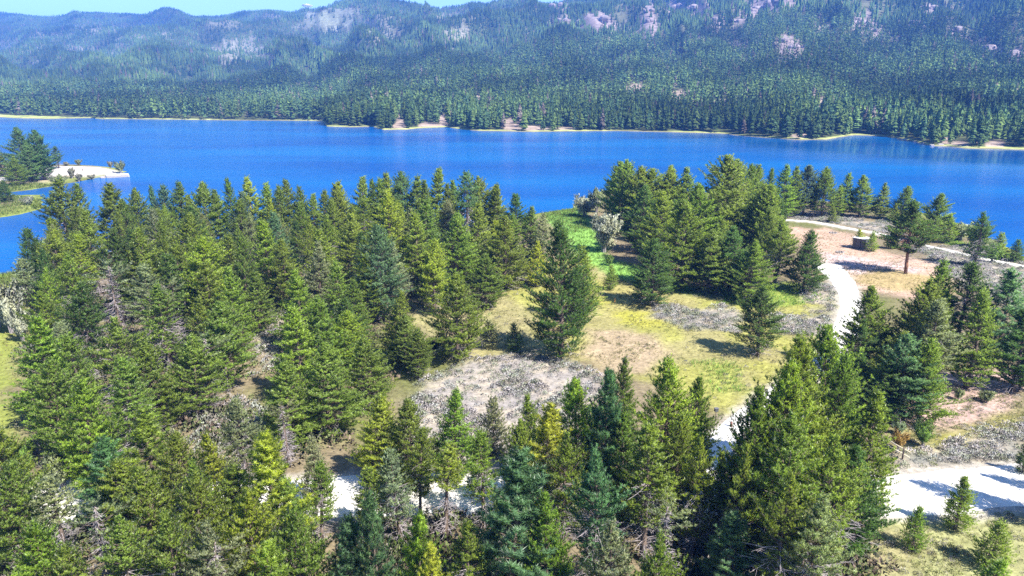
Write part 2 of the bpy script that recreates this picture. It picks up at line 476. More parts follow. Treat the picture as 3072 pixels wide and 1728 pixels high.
def ground_albedo(x, y, s):
    n = fbm(x * 0.16, y * 0.16, 21)
    n2 = fbm(x * 0.7, y * 0.7, 22)
    base = np.stack([0.24 + 0.12 * n, 0.20 + 0.09 * n, 0.125 + 0.06 * n], -1)      # dry forest floor
    green = np.array([0.17, 0.21, 0.05])
    g = sstep(0.5, 0.72, fbm(x * 0.06, y * 0.06, 23))[:, None] * 0.7
    c = base * (1 - g) + green * g
    wx = x + (fbm(x * 0.22, y * 0.22, 31) - 0.5) * 5.0
    wy = y + (fbm(x * 0.22, y * 0.22, 32) - 0.5) * 7.0
    for kind, pts, col in ZONES:
        d = poly_sd(wx, wy, W2(pts))
        k = sstep(-1.2, 1.6, d)[:, None]
        cc = np.array(col)[None, :]
        if kind == 'sage':        # grey litter with gaps of dry soil
            q = sstep(0.42, 0.6, n2)[:, None]
            cc = cc * (1 - q) + np.array([0.52, 0.45, 0.36]) * q
        elif kind in ('grass', 'yellow'):
            q = sstep(0.45, 0.65, n)[:, None] * 0.6
            cc = cc * (1 - q) + np.array([0.42, 0.36, 0.20]) * q
        cc = cc * (0.78 + 0.44 * n2)[:, None]
        c = c * (1 - k) + cc * k
    k = sstep(-1, 2, poly_sd(wx, wy, BEACH))[:, None]; c = c * (1 - k) + np.array([0.78, 0.72, 0.64]) * k
    k = sstep(-1, 2, poly_sd(wx, wy, TANSPIT))[:, None]; c = c * (1 - k) + np.array([0.52, 0.44, 0.30]) * k
    # green fringe along the water
    sp = poly_sd(x, y, SPIT) > -3
    e = (sstep(9, 3.0, s) * np.where(sp, 1.0, 0.8))
    e = e * (1 - sstep(-1, 1, poly_sd(x, y, BEACH)))
    fr = np.array([0.30, 0.36, 0.09]) * (0.8 + 0.4 * n2)[:, None]
    c = c * (1 - e[:, None]) + fr * e[:, None]
    # light gravel spilling over the road edges, wet mud under water
    pd = path_d(x, y) + (n2 - 0.5) * 1.6
    k = sstep(1.0, -0.2, pd)[:, None]; c = c * (1 - k) + np.array([0.62, 0.57, 0.50]) * k
    k = sstep(0.5, -1.0, s)[:, None]; c = c * (1 - k) + np.array([0.12, 0.10, 0.06]) * k
    return c * 0.60

def build_ground():
    def grid(x0, x1, y0, y1, st):
        nx, ny = int((x1 - x0) / st) + 1, int((y1 - y0) / st) + 1
        X, Y = np.meshgrid(np.linspace(x0, x1, nx), np.linspace(y0, y1, ny))
        X = X.ravel(); Y = Y.ravel()
        i = np.arange(nx * ny).reshape(ny, nx)
        F = np.stack([i[:-1, :-1], i[:-1, 1:], i[1:, 1:], i[1:, :-1]], -1).reshape(-1, 4)
        return X, Y, F
    # finer towards the middle of the picture, one sheet: x and y spaced unevenly
    xs = np.concatenate([np.arange(-330, -130, 5.0), np.arange(-130, 170, 1.15), np.arange(170, 420, 6.0)])
    ys = np.concatenate([np.arange(-80, 28, 6.0), np.arange(28, 130, 0.95), np.arange(130, 345, 1.7), np.arange(345, 400, 6.0)])
    X, Y = np.meshgrid(xs, ys); X = X.ravel(); Y = Y.ravel()
    nx, ny = len(xs), len(ys)
    i = np.arange(nx * ny).reshape(ny, nx)
    F = np.stack([i[:-1, :-1], i[:-1, 1:], i[1:, 1:], i[1:, :-1]], -1).reshape(-1, 4)
    s = land_sd(X, Y)
    keep = (s > -9)
    Z = ground_z(X, Y, s)
    A = ground_albedo(X, Y, s)
    fk = keep[F].any(1)
    F = F[fk]
    used = np.zeros(len(X), bool); used[F.ravel()] = True
    idx = np.cumsum(used) - 1
    V = np.stack([X, Y, Z], -1)[used]
    me = mesh_np('ground', V, idx[F], M_ground, True, {'albedo': A[used]})
    tag(link('ground', me), kind='structure', label='flat wooded shore land with dry grass and sage')

build_ground()

def strip(name, pts, half, z, mat, label, seed, cross=6, flare=1.0):
    pts = [Vector((p[0], p[1], 0)) for p in pts]
    # Catmull-Rom
    out = []
    for i in range(len(pts) - 1):
        p0, p1, p2, p3 = pts[max(i - 1, 0)], pts[i], pts[i + 1], pts[min(i + 2, len(pts) - 1)]
        n = max(2, int((p2 - p1).length / 1.3))
        for k in range(n):
            t = k / n
            out.append(0.5 * ((2 * p1) + (p2 - p0) * t + (2 * p0 - 5 * p1 + 4 * p2 - p3) * t * t + (3 * p1 - p0 - 3 * p2 + p3) * t ** 3))
    out.append(pts[-1])
    V = []; F = []
    for i, p in enumerate(out):
        d = (out[min(i + 1, len(out) - 1)] - out[max(i - 1, 0)]).normalized()
        sdv = Vector((-d.y, d.x, 0))
        for j in range(cross + 1):
            u = -1 + 2 * j / cross
            w = half * (1 + (flare - 1) * float(sstep(0.72, 1.0, i / len(out))))
            if j in (0, cross):
                w = w * (1 + 0.22 * (float(fbm(i * 0.35, j * 3.1, seed, 3)) - 0.5) * 2)
            q = p + sdv * (u * w)
            V.append((q.x, q.y, z + 0.05 * (1 - u * u) - (0.03 if j in (0, cross) else 0)))
    c = cross + 1
    for i in range(len(out) - 1):
        for j in range(cross):
            F.append((i * c + j, i * c + j + 1, (i + 1) * c + j + 1, (i + 1) * c + j))
    V = np.array(V); F = np.array(F)[:, ::-1]
    o = link(name, mesh_np(name, V, F, mat, True))
    return tag(o, label, kind='structure')

strip('gravel_road', ROAD, 3.0, 1.045, M_gravel, 'white gravel road crossing below the pines', 41, 8)
strip('gravel_track', TRACK, 1.4, 1.055, M_gravel, 'white gravel track curving from the road to the clearing', 42, flare=1.7)
strip('shore_path', UPPER, 0.8, 1.05, M_gravel, 'pale path running through sage above the clearing', 43, 4)

# ------------------------------------------------------------------ water
def build_water():
    V = [(-4300, -450, 0), (4300, -450, 0), (4300, 5200, 0), (-4300, 5200, 0)]
    me = mesh_np('lake_water', V, [(0, 1, 2, 3)], M_water)
    tag(link('lake_water', me), 'blue rippled lake', kind='structure')
build_water()

# ------------------------------------------------------------------ far hills
SHORE = [(-1200, 332), (-500, 342), (0, 352), (60, 355), (140, 357), (270, 354), (300, 357), (450, 358), (600, 360), (700, 361), (968, 363), (980, 380), (1060, 382),
         (1112, 380), (1122, 381), (1150, 390), (1220, 389), (1260, 385), (1340, 382), (1390, 389), (1440, 393), (1600, 396), (1750, 394), (1850, 393),
         (2050, 398), (2160, 401), (2230, 408), (2290, 413), (2400, 420), (2480, 419), (2520, 412), (2560, 406), (2640, 408), (2700, 416), (2760, 429),
         (2795, 438), (2840, 439), (2900, 446), (2980, 447), (3072, 450), (3400, 462), (4200, 480)]
sp_ = np.array([P(x, y, 0.0)[:2] for x, y in SHORE])
SH_AZ = np.arctan2(sp_[:, 0], sp_[:, 1]); SH_R = np.hypot(sp_[:, 0], sp_[:, 1])
def shore_r(az):
    return np.interp(az, SH_AZ, SH_R)

# the slope behind the shore: for each column of the photograph, (row, distance from camera)
COLS = {
    -600: [(330, 1000), (290, 1250), (240, 1600), (190, 2100), (120, 2800), (40, 3800), (20, 4400)],
    0:    [(330, 860), (290, 1080), (240, 1400), (205, 1700), (150, 2400), (90, 3100), (36, 3900), (60, 4600)],
    155:  [(330, 850), (290, 1060), (240, 1380), (205, 1700), (150, 2300), (90, 3000), (60, 3600), (90, 4500)],
    330:  [(335, 820), (290, 1050), (240, 1350), (200, 1650), (140, 2200), (80, 2700), (41, 3100), (75, 4000)],
    513:  [(335, 810), (290, 1040), (240, 1330), (200, 1600), (130, 2150), (80, 2650), (48, 3050), (75, 4000)],
    640:  [(335, 800), (290, 1020), (230, 1350), (190, 1620), (120, 2100), (70, 2550), (41, 2900), (75, 3900)],
    870:  [(335, 780), (290, 980), (220, 1300), (170, 1620), (110, 2050), (60, 2500), (40, 2750), (75, 3700)],
    1000: [(350, 680), (300, 880), (220, 1200), (150, 1600), (90, 2000), (56, 2350), (40, 2550), (60, 3500)],
    1095: [(360, 630), (300, 830), (220, 1120), (150, 1480), (80, 1950), (40, 2300), (23, 2500), (40, 3400)],
    1326: [(365, 610), (300, 790), (220, 1070), (150, 1400), (80, 1850), (56, 2150), (42, 2320), (60, 3200)],
    1470: [(370, 585), (300, 760), (220, 1030), (150, 1350), (80, 1760), (45, 2080), (28, 2230), (60, 3200)],
    1700: [(372, 570), (300, 730), (220, 970), (150, 1250), (80, 1600), (34, 1950), (14, 2090), (8, 2300)],
    2050: [(375, 545), (300, 690), (220, 890), (150, 1120), (80, 1400), (0, 1750), (-80, 2200)],
    2560: [(385, 480), (320, 600), (240, 760), (160, 950), (80, 1180), (0, 1450), (-120, 2000)],
    3072: [(415, 435), (340, 540), (260, 680), (180, 840), (100, 1030), (0, 1320), (-150, 1900)],
    3800: [(430, 400), (340, 520), (260, 650), (180, 800), (100, 1000), (0, 1300), (-150, 1900)],
}
OFF = np.concatenate([[-14, -5, 0, 1.5, 4, 8, 14, 22], np.geomspace(32, 4200, 190)])
def _profiles():
    azs, rows = [], []
    for x in sorted(COLS):
        y0 = 400
        d = ray(x, 300); az = math.atan2(d[0], d[1])
        rs = float(shore_r(az))
        o, z = [0.0, 14.0], [0.0, 1.6]
        for (y, dist) in COLS[x]:
            dist = max(dist / math.cos(az), rs + 30 + len(o) * 4)
            d = ray(x, y); h = math.hypot(d[0], d[1])
            o.append(dist - rs); z.append(CAM_H + dist * d[2] / h)
        o.append(6000); z.append(z[-1] - 120)
        azs.append(az); rows.append(np.interp(OFF, o, z))
    return np.array(azs), np.array(rows)
PAZ, PROW = _profiles()
# soften the kinks of the profiles along the slope
for _ in range(3):
    PROW[:, 12:-1] = (PROW[:, 11:-2] + 2 * PROW[:, 12:-1] + PROW[:, 13:]) / 4

NAZ = 560
GAZ = np.linspace(R(-47), R(47), NAZ)
def _smooth_az(a):
    """profile rows at the azimuths a, eased between columns"""
    i = np.clip(np.searchsorted(PAZ, a) - 1, 0, len(PAZ) - 2)
    t = np.clip((a - PAZ[i]) / (PAZ[i + 1] - PAZ[i]), 0, 1)
    t = t * t * (3 - 2 * t) * 0.6 + t * 0.4
    return PROW[i] * (1 - t)[:, None] + PROW[i + 1] * t[:, None]
GZ = _smooth_az(GAZ)
GR = shore_r(GAZ)[:, None] + OFF[None, :]
GX = GR * np.sin(GAZ)[:, None]; GY = GR * np.cos(GAZ)[:, None]
_amp = sstep(120, 1100, OFF)[None, :]
# spurs and gullies that run down the slope, plus rounder knolls
_sp = 1 - 2 * np.abs(fbm(GAZ[:, None] * 11 + 0.0007 * GR, GR * 0.0010, 51, 3) - 0.5) * 2.6
_kn = (fbm(GX * 0.0045, GY * 0.0045, 52, 4) - 0.5) * 2
_top = 1 - 0.75 * sstep(0.80, 0.97, GZ / np.maximum(GZ.max(1, keepdims=True), 1))
GZ = GZ + _amp * _top * (46 * _sp + 26 * _kn - 14) * sstep(300, 2200, GR)**0.5
GZ = GZ + sstep(20, 200, OFF)[None, :] * (fbm(GX * 0.02, GY * 0.02, 53, 3) - 0.5) * 4.0
GZ[:, 0] = -2.5; GZ[:, 1] = -0.8

def grid_at(field, az, r):
    fi = np.clip((az - GAZ[0]) / (GAZ[1] - GAZ[0]), 0, NAZ - 1.001)
    i = fi.astype(int); ti = fi - i
    o = r - shore_r(az)
    j = np.clip(np.searchsorted(OFF, o) - 1, 0, len(OFF) - 2)
    tj = np.clip((o - OFF[j]) / (OFF[j + 1] - OFF[j]), 0, 1)
    return (field[i, j] * (1 - ti) * (1 - tj) + field[i + 1, j] * ti * (1 - tj) + field[i, j + 1] * (1 - ti) * tj + field[i + 1, j + 1] * ti * tj)

# openings of bare soil, rock and dry meadow on the slopes: (x, y, rx, ry, strength) in the photograph
BARE = [(1290, 378, 30, 10, .9), (1200, 372, 22, 14, .9), (1195, 350, 30, 8, .6), (1330, 360, 18, 16, .9), (1300, 330, 25, 8, .7), (1345, 318, 30, 8, .6), (1395, 300, 14, 14, .7), (1435, 298, 16, 14, .8),
        (1490, 308, 18, 10, .6), (1530, 372, 26, 18, .95), (1600, 384, 40, 7, .9), (1700, 384, 30, 6, .6), (1760, 312, 24, 12, .8), (1915, 268, 34, 16, .95), (1900, 285, 26, 10, .8),
        (2040, 295, 26, 22, .8), (2155, 312, 26, 12, .9), (2200, 322, 34, 10, .9), (2240, 318, 18, 8, .7), (2460, 305, 50, 14, .8), (2530, 325, 42, 14, .95), (2545, 338, 24, 8, .9),
        (2600, 315, 22, 9, .6), (2880, 312, 26, 8, .7), (2950, 318, 14, 8, .9), (2840, 418, 14, 12, .8), (2880, 430, 26, 8, .9), (2985, 430, 28, 9, .9), (2930, 420, 18, 8, .5), (2400, 407, 22, 6, .8),
        (160, 275, 24, 7, .8), (105, 185, 12, 6, .7), (920, 258, 40, 14, .55), (245, 225, 26, 14, .5), (80, 235, 22, 14, .35),
        # pale dry slopes far up
        (985, 60, 62, 22, .85), (1040, 35, 45, 14, .8), (930, 75, 60, 8, .6), (1130, 65, 55, 20, .55), (1150, 100, 60, 22, .5), (1080, 130, 70, 8, .5),
        (690, 150, 50, 28, .7), (760, 160, 48, 22, .75), (720, 172, 40, 8, .6), (750, 115, 20, 12, .6), (280, 88, 60, 7, .6), (235, 145, 40, 9, .6), (360, 125, 22, 16, .55), (490, 105, 24, 10, .6),
        (430, 112, 18, 8, .6), (30, 135, 60, 14, .5), (150, 110, 60, 20, .35), (100, 150, 60, 8, .45), (660, 65, 40, 14, .4), (820, 52, 40, 8, .4), (1370, 40, 60, 14, .5), (1320, 50, 40, 10, .5), (1380, 100, 26, 22, .7), (1670, 20, 34, 12, .7), (940, 140, 24, 10, .5), (320, 160, 60, 8, .35),
        (1690, 65, 20, 18, .75), (1790, 62, 40, 26, .85), (1830, 75, 24, 18, .7), (1660, 65, 16, 12, .6), (1580, 108, 14, 16, .6), (1345, 100, 24, 14, .6), (1255, 135, 12, 12, .6), (1350, 155, 14, 10, .6), (1480, 158, 10, 8, .6),
        (1950, 55, 26, 46, .8), (2030, 20, 30, 20, .8), (1820, 120, 24, 14, .6), (1870, 95, 30, 20, .5), (2090, 25, 40, 24, .7), (2150, 60, 22, 22, .7), (2210, 65, 20, 22, .7),
        (2250, 40, 40, 14, .6), (2290, 20, 50, 22, .85), (2340, 8, 50, 14, .85), (2105, 120, 12, 18, .6), (2210, 135, 34, 8, .6), (2330, 120, 24, 14, .7), (2360, 130, 28, 26, .85), (2395, 148, 18, 22, .8), (2355, 180, 14, 8, .7),
        (2470, 85, 16, 22, .7), (2590, 70, 40, 26, .75), (2635, 95, 20, 26, .75), (2515, 152, 22, 7, .85), (2690, 120, 20, 12, .5), (2750, 70, 26, 8, .8), (2790, 85, 14, 5, .8), (2860, 100, 28, 18, .7), (2920, 118, 18, 10, .6), (2980, 160, 40, 14, .85), (3050, 165, 30, 20, .85), (2790, 28, 26, 14, .7), (2860, 40, 20, 14, .7), (2930, 40, 16, 8, .5)]
ROCKY = [b for b in BARE if b[0] > 1560 and b[1] < 200]

def hills_px(x, y, z):
    return px_of(x, y, z)

def bare_at(x, y, z):
    px, py, _ = px_of(x, y, z)
    nz = (fbm(px * 0.09, py * 0.14, 61, 3) - 0.5) * np.where(py > 250, 0.45, 1.0)
    b = np.zeros(px.shape)
    for (cx, cy, rx, ry, k) in BARE:
        d = np.sqrt(((px - cx) / (rx * 1.15)) ** 2 + ((py - cy - ry * .15) / (ry * 1.3)) ** 2) + nz * 1.7
        b = np.maximum(b, k * sstep(1.15, 0.7, d))
    return b

def thin_at(x, y, z):
    px, py, _ = px_of(x, y, z)
    return sstep(0.52, 0.74, fbm(px * 0.022, py * 0.034, 63, 4)) * (0.18 + 0.45 * sstep(1500, 1900, px)) * sstep(225, 170, py)

def build_hills():
    X, Y, Z = GX.ravel(), GY.ravel(), GZ.ravel()
    off = np.tile(OFF, NAZ)
    bare = bare_at(X, Y, Z)
    n = fbm(X * 0.01, Y * 0.01, 71); n2 = fbm(X * 0.05, Y * 0.05, 72)
    r = np.hypot(X, Y)
    under = np.stack([0.055 + 0.04 * n, 0.070 + 0.035 * n, 0.03 + 0.02 * n], -1)       # brush between the trees
    soil_near = np.array([0.36, 0.28, 0.23]); soil_far = np.array([0.27, 0.26, 0.20]); rock = np.array([0.27, 0.22, 0.21])
    px, py, _ = px_of(X, Y, Z)
    f = sstep(900, 1700, r)[:, None]
    soil = soil_near * (1 - f) + soil_far * f
    k = (sstep(1500, 1700, px) * sstep(215, 190, py))[:, None]
    soil = soil * (1 - k) + rock * k
    # dry green slope of the middle ridge
    k = (np.exp(-(((px - 980) / 110) ** 2 + ((py - 55) / 40) ** 2)))[:, None] * 0.6
    soil = soil * (1 - k) + np.array([0.20, 0.24, 0.13]) * k
    soil = soil * 0.85 * (0.75 + 0.5 * n2)[:, None]
    b = np.clip(bare * 1.25, 0, 1)[:, None]
    th = thin_at(X, Y, Z)[:, None]
    under = under * (1 - th) + np.array([0.14, 0.14, 0.085]) * th
    A = under * (1 - b) + soil * b
    # shore: pale mud line, then a band of bright grass
    w = 2.5 + 5 * fbm(X * 0.02, Y * 0.02, 73) + 34 * sstep(R(-31), R(-33.5), np.arctan2(X, Y))
    k = sstep(1.0, 0.75, off / w)[:, None]
    fr = np.array([0.34, 0.38, 0.13]) * (0.75 + 0.5 * n2)[:, None]
    A = A * (1 - k) + fr * k
    k = (sstep(3.0, 1.0, off))[:, None]
    A = A * (1 - k) + np.array([0.20, 0.17, 0.11]) * k
    i = np.arange(NAZ * len(OFF)).reshape(NAZ, len(OFF))
    F = np.stack([i[:-1, :-1], i[:-1, 1:], i[1:, 1:], i[1:, :-1]], -1).reshape(-1, 4)[:, ::-1]
    V = np.stack([X, Y, Z], -1)
    me = mesh_np('hills', V, F, M_hill, True, {'albedo': A})
    tag(link('hills', me), 'long forested mountain slope across the lake', kind='structure')
build_hills()

# elevation angle that hides what lies behind
_EL = np.arctan2(GZ - CAM_H, GR)
_CM = np.maximum.accumulate(_EL, axis=1)

# ------------------------------------------------------------------ far trees
def far_template(seed, tris, spread=1.0):
    """a pine one metre tall and about 0.3 wide, of ragged sprays round a stem"""
    g = np.random.default_rng(seed)
    V, T = [], []
    for k in range(tris):
        t = (k + g.random()) / tris                     # 0 bottom .. 1 top
        z = 0.10 + 0.88 * t ** 0.85
        rad = 0.19 * spread * (1 - t) ** 0.75 * min(1, (t + 0.15) / 0.25)
        a = g.random() * 6.283 + k * 2.4
        ro = rad * g.uniform(0.75, 1.2); ri = ro * 0.12
        w = g.uniform(0.55, 0.95) * (0.045 + rad * 0.55)
        zz = g.uniform(-0.05, 0.0)
        ca, sa = math.cos(a), math.sin(a)
        up = g.uniform(0.04, 0.10)
        V += [(ri * ca, ri * sa, z + up), (ro * ca - w * sa, ro * sa + w * ca, z + zz), (ro * ca + w * sa, ro * sa - w * ca, z + zz)]
        q = g.uniform(0.7, 1.25)
        T += [q * 1.1, q, q]
    V += [(0.02, 0, 0.9), (-0.012, 0.018, 0.9), (0, 0, 1.02)]; T += [1, 1, 1]
    nt_ = tris + 1
    return np.array(V), np.array(T), nt_

def far_cone(seed, tiers, sides, spread=1.0):
    g = np.random.default_rng(seed)
    V, T, F = [], [], []
    for i in range(tiers):
        t = i / tiers
        z0 = 0.04 + 0.9 * t; z1 = min(1.0, z0 + 1.5 / tiers)
        r0 = 0.2 * spread * (1 - t) ** 0.75
        n = len(V)
        V.append((g.normal() * 0.01, g.normal() * 0.01, z1)); T.append(1.15)
        a0 = g.random() * 6
        for j in range(sides):
            a = a0 + 6.283 * j / sides; r = r0 * g.uniform(0.65, 1.25)
            V.append((r * math.cos(a), r * math.sin(a), z0 + g.uniform(-.03, .03))); T.append(g.uniform(0.65, 1.1))
        for j in range(sides):
            F.append((n, n + 1 + j, n + 1 + (j + 1) % sides))
    V = np.array(V); F = np.array(F); T = np.array(T)
    return V[F.ravel()], T[F.ravel()], len(F)

def far_colour(n, g, r, px):
    """albedo of each far tree: mixed greens, some bluish, a few greyed or browned"""
    u = g.random(n); c = np.empty((n, 3))
    c[:] = (0.052, 0.087, 0.030)
    c[u < 0.30] = (0.066, 0.099, 0.028)
    c[(u >= 0.30) & (u < 0.50)] = (0.043, 0.078, 0.036)
    c[(u >= 0.50) & (u < 0.54)] = (0.078, 0.115, 0.036)
    c[u > 0.96] = (0.10, 0.085, 0.07)
    return c * 1.55 * g.uniform(0.75, 1.2, n)[:, None]

def place_batch(pos, h, spread, rot, col, temps, which):
    Vs, As = [], []
    for k, (V, T, nt_) in enumerate(temps):
        m = which == k
        if not m.any(): continue
        p, hh, sw, ro, cc = pos[m], h[m], spread[m], rot[m], col[m]
        ca, sa = np.cos(ro)[:, None], np.sin(ro)[:, None]
        X = (V[None, :, 0] * ca - V[None, :, 1] * sa) * (hh * sw)[:, None] + p[:, 0:1]
        Y = (V[None, :, 0] * sa + V[None, :, 1] * ca) * (hh * sw)[:, None] + p[:, 1:2]
        Z = V[None, :, 2] * hh[:, None] + p[:, 2:3]
        Vs.append(np.stack([X, Y, Z], -1).reshape(-1, 3))
        As.append((cc[:, None, :] * T[None, :, None]).reshape(-1, 3))
    return np.concatenate(Vs), np.concatenate(As)

HOUSE_AZ = math.atan2(*ray(2950, 318)[:2]); HOUSE_R = 0.0

def build_forest():
    g = np.random.default_rng(77)
    AZ = R(38.5)
    out = []
    for (r0, r1, sp) in ((330, 760, 4.1), (760, 1350, 4.9), (1350, 2100, 6.3), (2100, 3300, 7.1), (3300, 4700, 9.0)):
        n = int(0.5 * 2 * AZ * (r1 * r1 - r0 * r0) / (sp * sp))
        az = g.uniform(-AZ, AZ, n); r = np.sqrt(g.uniform(r0 * r0, r1 * r1, n))
        out.append(np.stack([az, r], 1))
    q = np.concatenate(out); az, r = q[:, 0], q[:, 1]
    off = r - shore_r(az)
    m = (off > 3.5) & (off < 4000)
    m &= ~((az < R(-31)) & (off < 30))
    az, r, off = az[m], r[m], off[m]
    z = grid_at(GZ, az, r)
    x, y = r * np.sin(az), r * np.cos(az)
    h = 7.0 + 12.5 * g.beta(2.2, 2.0, len(x)) * (1 - 0.12 * sstep(900, 2500, r))
    h *= (0.7 + 0.6 * fbm(x * 0.006, y * 0.006, 81)) * (1 - 0.22 * sstep(1000, 2200, r))
    # hidden by a nearer ridge?
    el = np.arctan2(z + h - CAM_H, r); cm = grid_at(_CM, az, r - np.maximum(25, 0.02 * r))
    vis = el > cm - R(0.05)
    b = np.maximum(bare_at(x, y, z), thin_at(x, y, z))
    clump = fbm(x * 0.015, y * 0.015, 82)
    keep = g.random(len(x)) < (1 - 1.0 * np.clip(b * 1.15, 0, .985)) * np.where(off < 60, 0.8, 1.0) * np.where(r > 1700, 0.55 + 1.0 * clump, 0.2 + 1.5 * clump)
    px, py, _ = px_of(x, y, z)
    keep &= ~((np.abs(px - 2950) < 14) & (py > 306) & (py < 345))
    m = vis & keep & (px > -60) & (px < 3130) & (py > -60)
    x, y, z, h, r, px, off = x[m], y[m], z[m], h[m], r[m], px[m], off[m]
    n = len(x)
    col = far_colour(n, g, r, px)
    grp = fbm(x * 0.012, y * 0.012, 83, 4); col = col * (0.55 + 0.9 * sstep(0.25, 0.75, grp))[:, None]
    sw = g.uniform(0.62, 1.15, n); rot = g.uniform(0, 6.283, n)
    pos = np.stack([x, y, z - 0.3], -1)
    A, B, C = r < 640, (r >= 640) & (r < 1300), r >= 1300
    tA = [far_template(s, 72, 1.05) for s in (1, 2, 3, 4, 5)]
    tB = [far_template(s, 22, 1.2) for s in (11, 12, 13, 14)]
    tC = [far_cone(s, 2, 4, 1.1) for s in (21, 22, 23, 24)]
    Vs, As = [], []
    for M_, T_ in ((A, tA), (B, tB), (C, tC)):
        w = g.integers(0, len(T_), M_.sum())
        v, a = place_batch(pos[M_], h[M_], sw[M_], rot[M_], col[M_], T_, w)
        Vs.append(v); As.append(a)
    V = np.concatenate(Vs); Ac = np.concatenate(As)
    F = np.arange(len(V)).reshape(-1, 3)
    print('forest trees', n, A.sum(), B.sum(), C.sum(), 'tris', len(F))
    me = mesh_np('forest', V, F, M_far, False, {'albedo': Ac})
    tag(link('forest', me), 'dense conifer forest covering the far shore and mountain slope', 'forest', kind='stuff')
build_forest()

# ------------------------------------------------------------------ pines
def needles_mesh(name, shoots, g, nper, nlen, nw, spread_k):
    """shoots: rows of base(3), axis(3), length, tint -> needle triangles"""
    sh = np.array(shoots)
    ns = len(sh)
    b, ax, ln, ti = sh[:, 0:3], sh[:, 3:6], sh[:, 6], sh[:, 7]
    cnt = np.maximum(4, (nper * (0.45 + ln / 0.45 * 0.55))).astype(int)
    rep = np.repeat(np.arange(ns), cnt); n = len(rep)
    u = g.uniform(0.12, 1.0, n)
    p = b[rep] + ax[rep] * (ln[rep] * u)[:, None]
    rv = g.normal(size=(n, 3)); A = ax[rep]
    rv -= A * (rv * A).sum(1)[:, None]; rv /= np.linalg.norm(rv, axis=1)[:, None] + 1e-9
    d = A * 0.8 + rv * spread_k + np.array([0, 0, 0.18])
    d /= np.linalg.norm(d, axis=1)[:, None]
    w = np.cross(d, g.normal(size=(n, 3))); w /= np.linalg.norm(w, axis=1)[:, None] + 1e-9
    L = nlen * g.uniform(0.75, 1.25, n)
    W_ = nw * g.uniform(0.7, 1.3, n)
    V = np.stack([p - w * W_[:, None] / 2, p + w * W_[:, None] / 2, p + d * L[:, None]], 1).reshape(-1, 3)
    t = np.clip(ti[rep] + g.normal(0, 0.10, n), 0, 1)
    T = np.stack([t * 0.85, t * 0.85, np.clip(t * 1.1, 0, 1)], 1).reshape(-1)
    od = p * np.array([1, 1, 0]); od /= np.linalg.norm(od, axis=1)[:, None] + 1e-6
    jit = g.normal(0, 0.32, (ns, 3))[rep]
    on = od * 0.55 + rv * 0.45 + d * 0.35 + np.array([0, 0, 0.45]) + jit
    on /= np.linalg.norm(on, axis=1)[:, None]
    return mesh_np(name, V, np.arange(n * 3).reshape(-1, 3), M_needle, False, {'tint': T, 'outward': np.repeat(on, 3, 0)})

